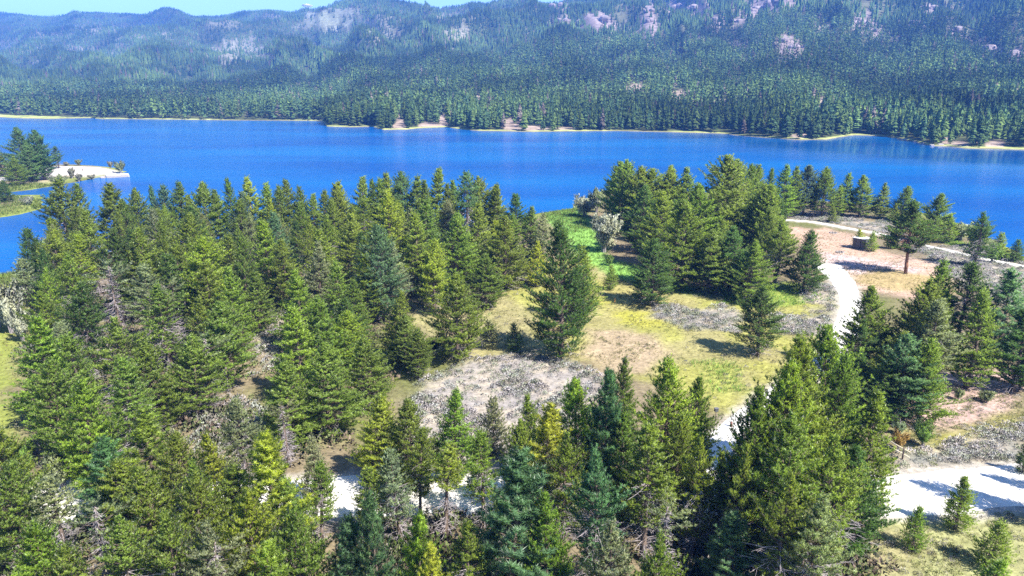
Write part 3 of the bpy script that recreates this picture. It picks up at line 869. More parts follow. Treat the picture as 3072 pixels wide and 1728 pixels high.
def make_pine(seed, H=12.0, Rm=2.0, cb=0.12, prof='cone', dz=0.30, nb=6, nlen=0.18, nper=18, nw=0.042, irr=0.35, gap=0.08, e0=-8, e1=52,
              dead=0.0, lean=0.0, bark=None, spread_k=0.75, side=0.5, nodead_twigs=False, snag=False):
    g = np.random.default_rng(seed)
    shoots = []; tr = MB(); dd = MB()
    bend = g.normal(0, 0.12, 2)
    def axis(z):
        t = z / H
        return np.array([lean * z + bend[0] * math.sin(t * 3.0), bend[1] * math.sin(t * 2.6), z])
    r0 = 0.016 * H
    n = 8
    tr.tube([axis(H * 0.985 * i / n - (0.25 if i == 0 else 0)) for i in range(n + 1)], [r0 * (1 - 0.93 * i / n) + 0.008 for i in range(n + 1)], 6)
    z = cb * H
    lob = g.uniform(0, 6.28, 3)
    while z < H * 0.985:
        t = (z / H - cb) / (1 - cb)
        if prof == 'cone':
            pr = min(1.0, 1.18 * (1 - t) ** 0.72) * min(1.0, 0.6 + t / 0.16 * 0.4)
        elif prof == 'column':
            pr = min(1.0, (1 - t) ** 0.6 * 1.02) * min(1.0, 0.6 + t / 0.2 * 0.4)
        elif prof == 'round':
            pr = max(0.0, 1 - t ** 2.4) ** 0.85 * min(1.0, 0.6 + t / 0.22 * 0.4)
        elif prof == 'flat':
            pr = (0.75 + 0.25 * math.sin(t * 9 + lob[2])) * (1 - t ** 2.2) * min(1, 0.55 + t / 0.15 * 0.45)
        R_ = Rm * pr
        nbr = max(3, int(round(nb * (0.75 + 0.25 * (1 - t)) + g.uniform(-1, 1))))
        a0 = g.uniform(0, 6.283)
        for k in range(nbr):
            if g.random() < gap: continue
            a = a0 + 6.283 * k / nbr + g.normal(0, 0.25)
            lobf = 1 + irr * (0.55 * math.sin(2 * a + lob[0] + z * 0.55) + 0.45 * math.sin(3 * a + lob[1] - z * 0.8))
            L = max(0.34, R_ * g.uniform(0.72, 1.12) * lobf)
            el = R(e0 + 9 + (e1 - e0 - 4) * t ** 1.05 + g.normal(0, 9))
            zz = z + g.uniform(-0.6, 0.6) * dz
            base = axis(zz)
            h = np.array([math.cos(a), math.sin(a), 0.0]); sd_ = np.array([-math.sin(a), math.cos(a), 0.0])
            ct, st_ = math.cos(el), math.sin(el)
            curve = L * g.uniform(0.18, 0.45)
            def pt(s): return base + h * (L * s * ct) + np.array([0, 0, L * s * st_ + curve * s * s * s])
            tipd = pt(1.0) - pt(0.85); tipd /= np.linalg.norm(tipd)
            btint = g.uniform(0.2, 0.75)
            if L > 0.7:
                tr.tube([pt(0), pt(0.5), pt(0.93)], [0.012 + 0.013 * L, 0.010 + 0.006 * L, 0.006], 3)
            s = 0.40 if L > 1.2 else 0.28 if L > 0.8 else 0.12
            step = 0.150 / max(L, 0.25)
            sgn = 1
            while s < 0.98:
                p = pt(s); sgn = -sgn
                d1 = pt(min(1, s + 0.08)) - p; d1 /= np.linalg.norm(d1)
                ls = min(0.75, max(0.20, side * L * (1 - s) * g.uniform(0.6, 1.2) + 0.16))
                ax = d1 * 0.72 + sd_ * sgn * g.uniform(0.5, 0.95) + np.array([0, 0, g.uniform(0.3, 1.05)])
                ax /= np.linalg.norm(ax)
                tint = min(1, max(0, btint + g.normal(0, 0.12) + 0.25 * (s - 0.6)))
                shoots.append((*p, *ax, ls, tint))
                if ls > 0.42:      # the longer twigs fork
                    q = p + ax * ls * 0.55
                    for e in (-1, 1):
                        ax2 = ax * 0.8 + d1 * e * 0.45 + np.array([0, 0, 0.55]); ax2 /= np.linalg.norm(ax2)
                        shoots.append((*q, *ax2, ls * 0.5, min(1, tint + 0.05)))
                s += step * g.uniform(0.75, 1.3)
            ax = tipd + np.array([0, 0, 0.35]); ax /= np.linalg.norm(ax)
            shoots.append((*pt(0.96), *ax, g.uniform(0.2, 0.34), min(1, btint + 0.2)))
        z += dz * g.uniform(0.75, 1.25) * (1.0 if t < 0.75 else 0.75)
    for k in range(3):
        shoots.append((*axis(H * (0.955 + 0.012 * k)), *(np.array([g.normal(0, .12), g.normal(0, .12), 1.0])), 0.42, 0.7))
    # dead twigs under and inside the crown
    if not nodead_twigs:
        nd = int(26 + 90 * dead)
        for k in range(nd):
            zz = (g.uniform(0.05, 0.95) if snag else g.uniform(0.04, min(0.62, max(cb + 0.15 + 0.2 * dead, 0.2)))) * H
            a = g.uniform(0, 6.283); L = Rm * g.uniform(0.3, 0.85) * ((1.1 - zz / H) if snag else 1)
            b = axis(zz); h = np.array([math.cos(a), math.sin(a), g.uniform(-0.35, 0.15)])
            m_ = b + h * L * 0.5 + np.array([0, 0, g.uniform(-.1, .15)]); e = b + h * L + np.array([0, 0, g.uniform(-.25, .25)])
            dd.tube([b, m_, e], [0.024, 0.016, 0.006], 3)
            for j in range(3):
                f = g.uniform(0.35, 0.95); q = b + (e - b) * f
                w = np.array([g.normal(), g.normal(), g.normal() * 0.5]); w = w / np.linalg.norm(w) * L * g.uniform(.15, .35)
                dd.tube([q, q + w], [0.011, 0.005], 3)
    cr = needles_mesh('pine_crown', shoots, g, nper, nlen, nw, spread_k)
    return dict(crown=cr, trunk=tr.mesh('pine_trunk', bark or M_bark, True), dead=(None if nodead_twigs else dd.mesh('pine_dead_branches', M_dead)), H=H, R=Rm)

KINDS = {
    'cone':   [make_pine(s, Rm=2.15, cb=0.06, prof='cone', irr=0.22, nb=7) for s in (101, 102, 103, 104)],
    'broad':  [make_pine(s, Rm=2.8, cb=0.05, prof='cone', nb=8, irr=0.28, dz=0.30) for s in (111, 112, 113)],
    'round':  [make_pine(s, Rm=2.6, cb=0.12, prof='round', nb=8, irr=0.3, e1=66, dz=0.31, dead=0.2) for s in (121, 122, 123)],
    'tall':   [make_pine(s, Rm=2.1, cb=0.30, prof='column', irr=0.35, gap=0.10, dead=0.9, nb=7) for s in (131, 132)],
    'open':   [make_pine(s, Rm=2.7, cb=0.10, prof='column', nlen=0.27, nper=28, nw=0.038, dz=0.40, nb=7, irr=0.35, gap=0.12, e1=62, side=0.4, spread_k=0.95, dead=0.2) for s in (141, 142, 143)],
    'ragged': [make_pine(s, Rm=2.8, cb=0.18, prof='flat', irr=0.5, gap=0.16, dz=0.34, e0=-2, dead=1.1, nb=8) for s in (151, 152, 153)],
    'young':  [make_pine(s, H=5.0, Rm=1.3, cb=0.03, prof='cone', dz=0.22, nper=14, nlen=0.15, irr=0.2, nb=7, nodead_twigs=True) for s in (161, 162)],
    'lone':   [make_pine(171, Rm=3.2, cb=0.30, prof='flat', irr=0.4, gap=0.10, dz=0.30, e0=-14, e1=45, nb=9, nper=24, bark=M_barkred, dead=0.25)],
    'snag':   [make_pine(s, Rm=2.2, cb=0.72, prof='flat', irr=0.5, gap=0.45, dz=0.4, dead=2.6, nb=5, snag=True) for s in (191, 192)],
    'bare':   [make_pine(181, Rm=1.5, cb=0.58, prof='column', irr=0.4, gap=0.1, dead=1.0, nb=7)],
}
HUE = {'olive': (0.088, 0.122, 0.022), 'yellow-green': (0.140, 0.168, 0.022), 'green': (0.080, 0.116, 0.021), 'bright green': (0.105, 0.155, 0.022),
       'blue-green': (0.056, 0.104, 0.052), 'dark green': (0.042, 0.076, 0.020), 'grey-green': (0.115, 0.135, 0.078), 'bluish': (0.050, 0.085, 0.060)}
HUE = {k: tuple(2.75 * c for c in v) for k, v in HUE.items()}
_kc = {}
TREES = []
def pine(pos, h, rad, kind, hue, zone, label=None, name='pine_tree'):
    i = _kc.get(kind, 0); _kc[kind] = i + 1
    v = KINDS[kind][i % len(KINDS[kind])]
    g = np.random.default_rng(int(abs(pos[0] * 131 + pos[1] * 977)) + 5)
    o = bpy.data.objects.new(name, None); COL.objects.link(o)
    o.empty_display_size = 0.5
    o.location = (pos[0], pos[1], gz(pos[0], pos[1]) - 0.05)
    sz = h / v['H']; sx = rad / v['R']
    sx = min(max(sx, sz * 0.6), sz * 1.75)
    o.scale = (sx, sx, sz)
    o.rotation_euler = (g.normal(0, 0.032), g.normal(0, 0.032), g.uniform(0, 6.283))
    tint = np.array(HUE[hue]) * g.uniform(0.86, 1.16) * np.array([g.uniform(0.9, 1.1), 1, g.uniform(0.85, 1.15)])
    for nm, key in (('crown', 'crown'), ('trunk', 'trunk'), ('dead_branches', 'dead')):
        if v[key] is None: continue
        c = bpy.data.objects.new(nm, v[key]); COL.objects.link(c); c.parent = o
        if key == 'crown':
            c.color = (*tint, 1); c['kind'] = 'stuff'
        if key == 'dead': c['kind'] = 'stuff'
    TREES.append(dict(o=o, x=pos[0], y=pos[1], h=h, r=rad, kind=kind, hue=hue, zone=zone, label=label))
    return o

# tip x, tip y, foot row, crown width (all in pixels of the photograph), shape, colour, zone, own label
TL = [
 # --- outer row of the big grove along the water
 (179, 540, 800, 150, 'ragged', 'green', 'grove', 'tall ragged open pine standing against the lagoon at the grove corner'),
 (229, 556, 790, 60, 'tall', 'green', 'lake'), (324, 556, 775, 95, 'open', 'green', 'lake', 'round topped pine with a bushy head beside the ragged lagoon pine'),
 (362, 600, 770, 70, 'cone', 'olive', 'lake'), (397, 574, 765, 75, 'round', 'olive', 'lake'), (445, 564, 755, 45, 'cone', 'blue-green', 'lake'),
 (487, 560, 752, 80, 'cone', 'bluish', 'lake', 'bluish spire pine in the lake edge row of the big grove'),
 (533, 550, 750, 85, 'cone', 'green', 'lake'), (568, 590, 755, 60, 'cone', 'olive', 'lake'), (604, 552, 748, 85, 'round', 'olive', 'lake'), (645, 575, 750, 60, 'cone', 'green', 'lake'),
 (684, 540, 745, 55, 'cone', 'green', 'lake'), (720, 580, 750, 60, 'cone', 'bluish', 'lake'), (753, 534, 742, 75, 'cone', 'yellow-green', 'lake'), (795, 552, 740, 70, 'cone', 'olive', 'lake'),
 (830, 560, 745, 60, 'cone', 'green', 'lake'), (866, 544, 738, 80, 'cone', 'olive', 'lake'), (900, 562, 740, 60, 'cone', 'green', 'lake'), (935, 585, 745, 60, 'cone', 'olive', 'lake'),
 (974, 575, 738, 70, 'cone', 'green', 'lake'), (1012, 556, 735, 75, 'cone', 'olive', 'lake'), (1032, 546, 730, 70, 'cone', 'yellow-green', 'lake'), (1084, 536, 728, 85, 'cone', 'green', 'lake'),
 (1117, 540, 725, 40, 'tall', 'olive', 'lake'), (1139, 540, 728, 70, 'cone', 'olive', 'lake'), (1165, 524, 725, 85, 'cone', 'olive', 'lake'), (1203, 520, 722, 75, 'round', 'blue-green', 'lake'),
 (1253, 528, 722, 75, 'cone', 'olive', 'lake'), (1282, 545, 725, 60, 'cone', 'green', 'lake'), (1308, 508, 718, 95, 'cone', 'olive', 'lake', 'tallest pine of the lake edge row, pointed crown above its neighbours'),
 (1340, 555, 722, 60, 'cone', 'green', 'lake'), (1366, 544, 718, 60, 'cone', 'green', 'lake'), (1396, 522, 760, 70, 'bare', 'blue-green', 'lake', 'pine with a bare grey lower trunk showing against the water'),
 (1441, 536, 728, 85, 'round', 'olive', 'lake'), (1475, 562, 730, 70, 'cone', 'yellow-green', 'lake'), (1499, 556, 735, 70, 'cone', 'olive', 'lake'), (1549, 586, 760, 110, 'tall', 'dark green', 'grove', 'dark pine with bare trunk where the grove meets the channel meadow'),
 (1592, 620, 770, 80, 'cone', 'green', 'lake'), (1622, 640, 790, 60, 'cone', 'grey-green', 'lake'),
 # --- body of the big grove
 (1159, 572, 800, 110, 'cone', 'yellow-green', 'grove'), (1131, 672, 955, 135, 'broad', 'blue-green', 'grove', 'pale blue-green pine with drooping skirts at the clearing edge'), (1095, 760, 965, 90, 'cone', 'green', 'grove'),
 (1045, 640, 850, 95, 'cone', 'olive', 'grove'), (1280, 600, 820, 115, 'cone', 'green', 'grove'), (1354, 640, 880, 130, 'broad', 'olive', 'grove'), (1240, 640, 850, 110, 'cone', 'olive', 'grove'), (1440, 610, 850, 125, 'cone', 'olive', 'grove'),
 (1510, 650, 870, 120, 'broad', 'olive', 'grove'), (1608, 727, 860, 115, 'cone', 'yellow-green', 'grove', 'yellow-green pine tucked beside the tall dark meadow pine'), (1454, 760, 925, 130, 'broad', 'olive', 'grove'), (1300, 760, 905, 120, 'round', 'dark green', 'grove'),
 (1690, 668, 1068, 165, 'broad', 'dark green', 'meadow', 'big dark cone pine standing alone in the middle of the meadow'), (1745, 740, 960, 110, 'cone', 'olive', 'meadow', 'olive pine leaning behind the big meadow cone pine'),
 (1366, 824, 1070, 165, 'broad', 'olive', 'meadow', 'broad olive pine in front of the clearing bushes'), (1044, 930, 1130, 120, 'broad', 'bright green', 'grove'),
 (1465, 962, 1042, 62, 'young', 'grey-green', 'meadow', 'small pale young pine beside the broad olive pine'), (1545, 974, 1050, 52, 'young', 'dark green', 'meadow', 'small dark young pine at the foot of the big cone pine'),
 (1830, 803, 870, 40, 'young', 'olive', 'meadow', 'tiny young pine alone in the channel meadow'),
 (596, 722, 1010, 150, 'round', 'bright green', 'grove'), (413, 692, 960, 140, 'round', 'olive', 'grove'), (556, 645, 880, 110, 'round', 'green', 'grove'), (783, 660, 900, 110, 'cone', 'bright green', 'grove'), (823, 632, 850, 90, 'cone', 'blue-green', 'grove'),
 (258, 632, 880, 130, 'ragged', 'green', 'grove'), (160, 690, 940, 150, 'ragged', 'olive', 'grove'), (68, 776, 965, 110, 'tall', 'grey-green', 'grove', 'thin grey-green pine on the lagoon bank at the grove edge'), (330, 690, 970, 130, 'ragged', 'dark green', 'grove'),
 (656, 905, 1160, 150, 'round', 'olive', 'grove'), (894, 810, 1060, 140, 'cone', 'bright green', 'grove'), (954, 895, 1150, 150, 'broad', 'green', 'grove'), (100, 955, 1280, 160, 'cone', 'bright green', 'grove', 'bright green pine beside the strip of left bank meadow'),
 (350, 957, 1220, 160, 'ragged', 'olive', 'grove'), (874, 921, 1200, 140, 'cone', 'bright green', 'grove'), (480, 860, 1110, 150, 'ragged', 'olive', 'grove'), (240, 850, 1130, 150, 'ragged', 'dark green', 'grove'),
 (700, 700, 930, 110, 'cone', 'olive', 'grove'), (860, 715, 925, 110, 'broad', 'olive', 'grove'), (960, 690, 900, 110, 'cone', 'olive', 'grove'), (500, 770, 1030, 120, 'tall', 'dark green', 'grove'), (640, 790, 1040, 120, 'cone', 'olive', 'grove'),
 (760, 815, 1000, 95, 'cone', 'green', 'grove'), (1010, 780, 985, 110, 'cone', 'olive', 'grove'), (1185, 860, 1075, 95, 'cone', 'olive', 'grove'), (1250, 985, 1130, 100, 'round', 'green', 'grove'), (560, 1010, 1250, 140, 'round', 'green', 'grove'),
 (430, 1030, 1290, 170, 'broad', 'green', 'grove'), (840, 1085, 1330, 150, 'broad', 'olive', 'grove'), (960, 1030, 1300, 160, 'broad', 'green', 'grove'), (1090, 1010, 1230, 130, 'broad', 'olive', 'grove'), (1210, 940, 1100, 110, 'broad', 'green', 'grove'),
 (140, 1090, 1400, 140, 'round', 'olive', 'grove'), (600, 905, 1130, 120, 'ragged', 'olive', 'grove'), (420, 800, 1040, 120, 'tall', 'grey-green', 'grove'), (200, 760, 1020, 130, 'ragged', 'olive', 'grove'),
 # --- pines along the near side of the sage slope and the road
 (243, 1139, 1480, 170, 'broad', 'bright green', 'road'), (436, 1232, 1540, 170, 'open', 'bright green', 'road'), (292, 1314, 1600, 150, 'open', 'blue-green', 'road'), (520, 1300, 1600, 150, 'broad', 'olive', 'road'), (630, 1312, 1640, 130, 'cone', 'yellow-green', 'road'),
 (720, 1193, 1450, 110, 'tall', 'grey-green', 'road', 'thin pale pine at the edge of the bare soil patch'), (805, 1298, 1680, 190, 'open', 'yellow-green', 'road', 'wide yellow-green pine in front of the left road gap'), (927, 1319, 1520, 80, 'cone', 'grey-green', 'road'),
 (1130, 1193, 1450, 150, 'broad', 'yellow-green', 'road', 'leaning twin of the yellow-green pair above the road'), (1213, 1197, 1470, 150, 'broad', 'olive', 'road', 'olive twin of the yellow-green pair above the road'),
 (1366, 1170, 1440, 120, 'cone', 'bright green', 'road', 'slim bright pine with a notched crown on the sage slope'), (1478, 1200, 1362, 85, 'young', 'grey-green', 'road', 'small pale grey-green pine alone on the sage slope'),
 (1595, 1186, 1420, 85, 'cone', 'green', 'road'), (1640, 1232, 1560, 170, 'open', 'yellow-green', 'road'), (1735, 1134, 1500, 160, 'broad', 'bright green', 'road'), (1829, 1116, 1560, 150, 'open', 'blue-green', 'road', 'blue-green long needled pine in the middle of the road row'),
 (1874, 1076, 1360, 90, 'cone', 'green', 'road'), (2000, 1076, 1510, 190, 'broad', 'bright green', 'road', 'big bright green cone pine before the sage and meadow'), (2102, 1136, 1440, 120, 'broad', 'green', 'road'),
 (1190, 1350, 1640, 110, 'tall', 'grey-green', 'road'), (1330, 1340, 1620, 130, 'bare', 'olive', 'road', 'sparse pine with bare stem crossing the white road'), (1950, 1290, 1680, 170, 'tall', 'olive', 'road'), (1790, 1330, 1760, 170, 'ragged', 'blue-green', 'road'),
 (2175, 1352, 1640, 130, 'ragged', 'olive', 'road'), (2110, 1310, 1660, 120, 'ragged', 'olive', 'road'), (2040, 1250, 1600, 140, 'broad', 'olive', 'road'), (1450, 1300, 1580, 110, 'tall', 'olive', 'road'), (1560, 1270, 1560, 120, 'round', 'olive', 'road'), (1250, 1290, 1560, 90, 'tall', 'olive', 'road'), (350, 1380, 1640, 150, 'round', 'olive', 'road'), (560, 1390, 1680, 140, 'ragged', 'olive', 'road'), (700, 1400, 1640, 120, 'round', 'olive', 'road'), (505, 850, 1090, 120, 'snag', 'grey-green', 'grove', 'grey half-dead twiggy pine in the middle of the ragged grove side'), (330, 780, 1040, 110, 'snag', 'grey-green', 'grove'), (850, 1210, 1400, 110, 'snag', 'grey-green', 'road', 'bare purple-grey snag above the left road gap'), (610, 1000, 1230, 110, 'snag', 'grey-green', 'grove'), (1990, 1500, 1800, 170, 'snag', 'grey-green', 'front', 'grey bare-branched pine between the junction and the nearest pines'), (2440, 1540, 1850, 190, 'snag', 'grey-green', 'clump', 'grey twiggy half-dead pine at the bottom of the big clump'), (600, 1620, 1990, 190, 'snag', 'grey-green', 'front'), (300, 1500, 1800, 150, 'snag', 'grey-green', 'front'), (1700, 1300, 1620, 150, 'ragged', 'green', 'road'), (945, 1395, 1625, 95, 'tall', 'olive', 'road'), (1105, 1400, 1640, 100, 'tall', 'olive', 'road'), (1880, 1240, 1580, 150, 'broad', 'green', 'road'),
 # --- nearest row, feet below the picture
 (1523, 1368, 1900, 280, 'open', 'blue-green', 'front', 'nearest big long needled blue-green pine below the road'), (1645, 1463, 1880, 160, 'broad', 'bright green', 'front', 'bright green pine at the shoulder of the nearest long needled pine'),
 (1145, 1467, 1960, 150, 'open', 'blue-green', 'front'), (1240, 1544, 1960, 140, 'open', 'bright green', 'front'), (1037, 1553, 1960, 150, 'open', 'blue-green', 'front'), (1298, 1640, 2000, 130, 'open', 'yellow-green', 'front'),
 (90, 1571, 1960, 190, 'round', 'bright green', 'front'), (190, 1640, 2000, 170, 'round', 'olive', 'front'), (330, 1560, 1900, 190, 'ragged', 'olive', 'front'), (480, 1530, 1900, 180, 'ragged', 'olive', 'front'), (640, 1560, 1950, 190, 'ragged', 'grey-green', 'front'),
 (740, 1480, 1900, 170, 'round', 'yellow-green', 'front'), (880, 1530, 1950, 170, 'round', 'olive', 'front'), (780, 1640, 2050, 190, 'open', 'bright green', 'front'), (1400, 1560, 1900, 120, 'tall', 'olive', 'front'), (20, 1400, 1720, 150, 'round', 'olive', 'front'), (-30, 1280, 1600, 170, 'round', 'green', 'front'),
 (1830, 1560, 1980, 190, 'ragged', 'grey-green', 'front'), (1960, 1600, 2000, 160, 'ragged', 'olive', 'front'), (560, 1440, 1790, 150, 'round', 'olive', 'front'), (420, 1420, 1740, 150, 'round', 'olive', 'front'), (150, 1440, 1740, 150, 'bare', 'grey-green', 'front'), (850, 1440, 1700, 120, 'tall', 'olive', 'front'),
 # --- big clump right of centre
 (2336, 1094, 1640, 230, 'broad', 'bright green', 'clump', 'bright green pine at the front of the big clump by the road'), (2435, 1010, 1560, 240, 'broad', 'green', 'clump', 'tallest dense pine of the big clump beside the road junction'), (2500, 985, 1440, 190, 'round', 'olive', 'clump'),
 (2290, 1170, 1640, 190, 'broad', 'green', 'clump'), (2540, 1060, 1500, 170, 'broad', 'green', 'clump'), (2619, 1184, 1560, 150, 'cone', 'olive', 'clump', 'olive pine at the outer edge of the big clump over the white road'), (2400, 1260, 1740, 220, 'round', 'olive', 'clump'),
 (2520, 1300, 1740, 210, 'ragged', 'olive', 'clump'), (2350, 1420, 1860, 200, 'ragged', 'olive', 'clump'), (2480, 1480, 1900, 200, 'ragged', 'grey-green', 'clump'), (2230, 1330, 1720, 120, 'ragged', 'olive', 'clump'),
 (2294, 866, 1070, 150, 'round', 'dark green', 'meadow', 'rounded dark pine with grey stem at the meadow edge beside the track'), (2201, 1535, 1800, 150, 'open', 'blue-green', 'front', 'small blue-green pine in the shade of the big clump'),
 (2763, 1530, 1650, 65, 'young', 'green', 'roadside', 'small bright young pine beside the road edge grass'), (2898, 1427, 1588, 110, 'cone', 'olive', 'roadside', 'thin olive pine standing before the shaded road'), (2993, 1562, 1690, 100, 'young', 'olive', 'roadside', 'young spreading pine in the dry grass corner'),
 (3006, 1683, 1800, 150, 'young', 'bright green', 'roadside', 'bright young pine at the bottom corner grass'),
 # --- right cluster by the channel
 (1862, 490, 668, 125, 'round', 'green', 'channel', 'bushy green pine at the channel mouth nearest the lake'), (1880, 488, 690, 110, 'round', 'green', 'channel'), (1920, 505, 700, 100, 'round', 'olive', 'channel'), (1960, 510, 700, 90, 'round', 'green', 'channel'), (2015, 505, 700, 110, 'round', 'green', 'channel'),
 (2060, 508, 705, 100, 'cone', 'olive', 'channel'), (1940, 560, 755, 140, 'broad', 'dark green', 'channel'), (1985, 580, 800, 150, 'broad', 'green', 'channel'), (1965, 718, 918, 120, 'broad', 'dark green', 'meadow', 'dark pine in the meadow casting a long flat shadow'),
 (2060, 600, 865, 140, 'broad', 'green', 'channel', 'broad green pine at the meadow front of the channel stand'), (2105, 560, 790, 130, 'round', 'green', 'channel'), (2175, 475, 770, 170, 'round', 'olive', 'channel', 'tallest crown of the channel stand'), (2201, 485, 700, 80, 'cone', 'green', 'channel'), (2223, 487, 730, 100, 'round', 'olive', 'channel'),
 (2260, 495, 690, 80, 'round', 'green', 'channel'), (2294, 497, 665, 60, 'cone', 'green', 'shore'), (2322, 507, 660, 40, 'cone', 'green', 'shore'), (2362, 497, 655, 85, 'cone', 'bright green', 'shore'), (2390, 501, 650, 50, 'cone', 'green', 'shore'), (2426, 499, 648, 65, 'round', 'bluish', 'shore'),
 (2481, 507, 652, 90, 'round', 'green', 'shore'), (2518, 560, 652, 60, 'cone', 'green', 'shore'), (2545, 522, 648, 55, 'cone', 'green', 'shore'), (2593, 528, 652, 100, 'broad', 'green', 'shore', 'layered dark pine in the middle of the lake shore row'), (2652, 549, 655, 75, 'cone', 'green', 'shore'), (2720, 557, 662, 95, 'broad', 'green', 'shore'),
 (2690, 610, 665, 50, 'cone', 'olive', 'shore'), (2823, 583, 725, 115, 'round', 'green', 'shore', 'big rounded pine at the end of the lake shore row'), (2860, 645, 730, 75, 'cone', 'bright green', 'shore', 'bright pine nestled against the big rounded shore pine'), (2798, 640, 700, 60, 'cone', 'green', 'shore'),
 (2950, 637, 800, 105, 'ragged', 'dark green', 'shore', 'dark ragged pine above the end of the sage shore'), (3002, 703, 775, 60, 'young', 'green', 'shore'), (3062, 723, 785, 60, 'young', 'dark green', 'shore'), (2501, 623, 668, 48, 'young', 'green', 'shore', 'small round pine alone in the sage between path and shore row'),
 (2751, 607, 822, 125, 'lone', 'dark green', 'clearing', 'lone dark pine with a bare red trunk in the tan clearing'), (2430, 691, 876, 95, 'broad', 'dark green', 'clearing', 'dense dark pine at the bend of the white track'), (2207, 679, 880, 130, 'broad', 'dark green', 'channel'), (2342, 663, 860, 120, 'ragged', 'green', 'channel'),
 (2263, 723, 905, 130, 'broad', 'olive', 'channel'), (2320, 560, 800, 110, 'cone', 'green', 'channel'), (2280, 560, 790, 100, 'round', 'green', 'channel'), (2140, 690, 880, 110, 'broad', 'olive', 'channel'),
 (2580, 691, 742, 48, 'young', 'yellow-green', 'clearing', 'yellow-green sapling behind the grey shed'), (2622, 701, 754, 52, 'young', 'bright green', 'clearing', 'young pine covering the corner of the grey shed'), (2678, 695, 746, 60, 'young', 'green', 'clearing', 'young pine between the shed and the lone dark pine'),
 # --- right hand stand this side of the clearing
 (2634, 866, 1120, 140, 'broad', 'green', 'stand', 'bright edged pine next to the white track'), (2590, 960, 1130, 90, 'ragged', 'dark green', 'stand', 'ragged dark pine overhanging the white track'), (2783, 848, 1140, 170, 'round', 'green', 'stand', 'rounded pine below the tan clearing'), (2700, 990, 1200, 140, 'broad', 'olive', 'stand'),
 (2740, 1010, 1270, 150, 'round', 'blue-green', 'stand'), (2855, 780, 1040, 115, 'cone', 'green', 'stand'), (2914, 784, 1050, 115, 'tall', 'dark green', 'stand', 'tall pine with greyed lower branches in the track stand'), (2954, 874, 1163, 120, 'cone', 'green', 'stand', 'cone pine with dark leaning trunk over pink soil'),
 (3042, 812, 1080, 150, 'open', 'blue-green', 'stand', 'blue-green pine at the outer side of the track stand'), (3090, 930, 1170, 140, 'open', 'dark green', 'stand'), (2830, 900, 1180, 150, 'tall', 'grey-green', 'stand'), (2600, 1060, 1230, 130, 'broad', 'dark green', 'stand'), (2660, 1080, 1270, 130, 'broad', 'dark green', 'stand'),
 (3085, 1040, 1165, 90, 'open', 'dark green', 'stand'), (2800, 1010, 1270, 130, 'broad', 'olive', 'stand'), (3088, 1330, 1420, 60, 'cone', 'dark green', 'roadside'),
 # --- spit with the beach
 (50, 385, 540, 90, 'broad', 'blue-green', 'spit', 'tallest blue-green pine of the beach spit'), (108, 394, 540, 85, 'round', 'blue-green', 'spit', 'round topped pine beside the tallest beach spit pine'), (165, 440, 506, 45, 'tall', 'bluish', 'spit', 'thin bluish pine at the beach side of the spit'),
 (120, 452, 540, 90, 'round', 'dark green', 'spit', 'spreading pine shading the white beach'), (40, 470, 556, 85, 'broad', 'green', 'spit', 'broad green pine in front of the white beach'), (8, 540, 606, 75, 'broad', 'dark green', 'spit', 'dark pine on the low green spit by the lagoon'), (-8, 440, 530, 60, 'broad', 'green', 'spit'), (75, 430, 545, 70, 'broad', 'blue-green', 'spit'),
]
def add_listed():
    for row in TL:
        xt, yt, yb, w, kind, hue, zone = row[:7]
        lab = row[7] if len(row) > 7 else None
        x, y, h = stand(xt, yt, yb, 1.0)
        dep = math.hypot(y, CAM_H) * 0.98
        mid = px_of(x, y, 1.0 + h * 0.45)[2]
        rad = max(0.4, w / FPX * mid / 2 * {'shore': 1.75, 'channel': 1.6, 'lake': 1.6, 'spit': 1.6}.get(zone, 1.42))
        pine((x, y), max(1.5, h), rad, kind, hue, zone, lab)
add_listed()

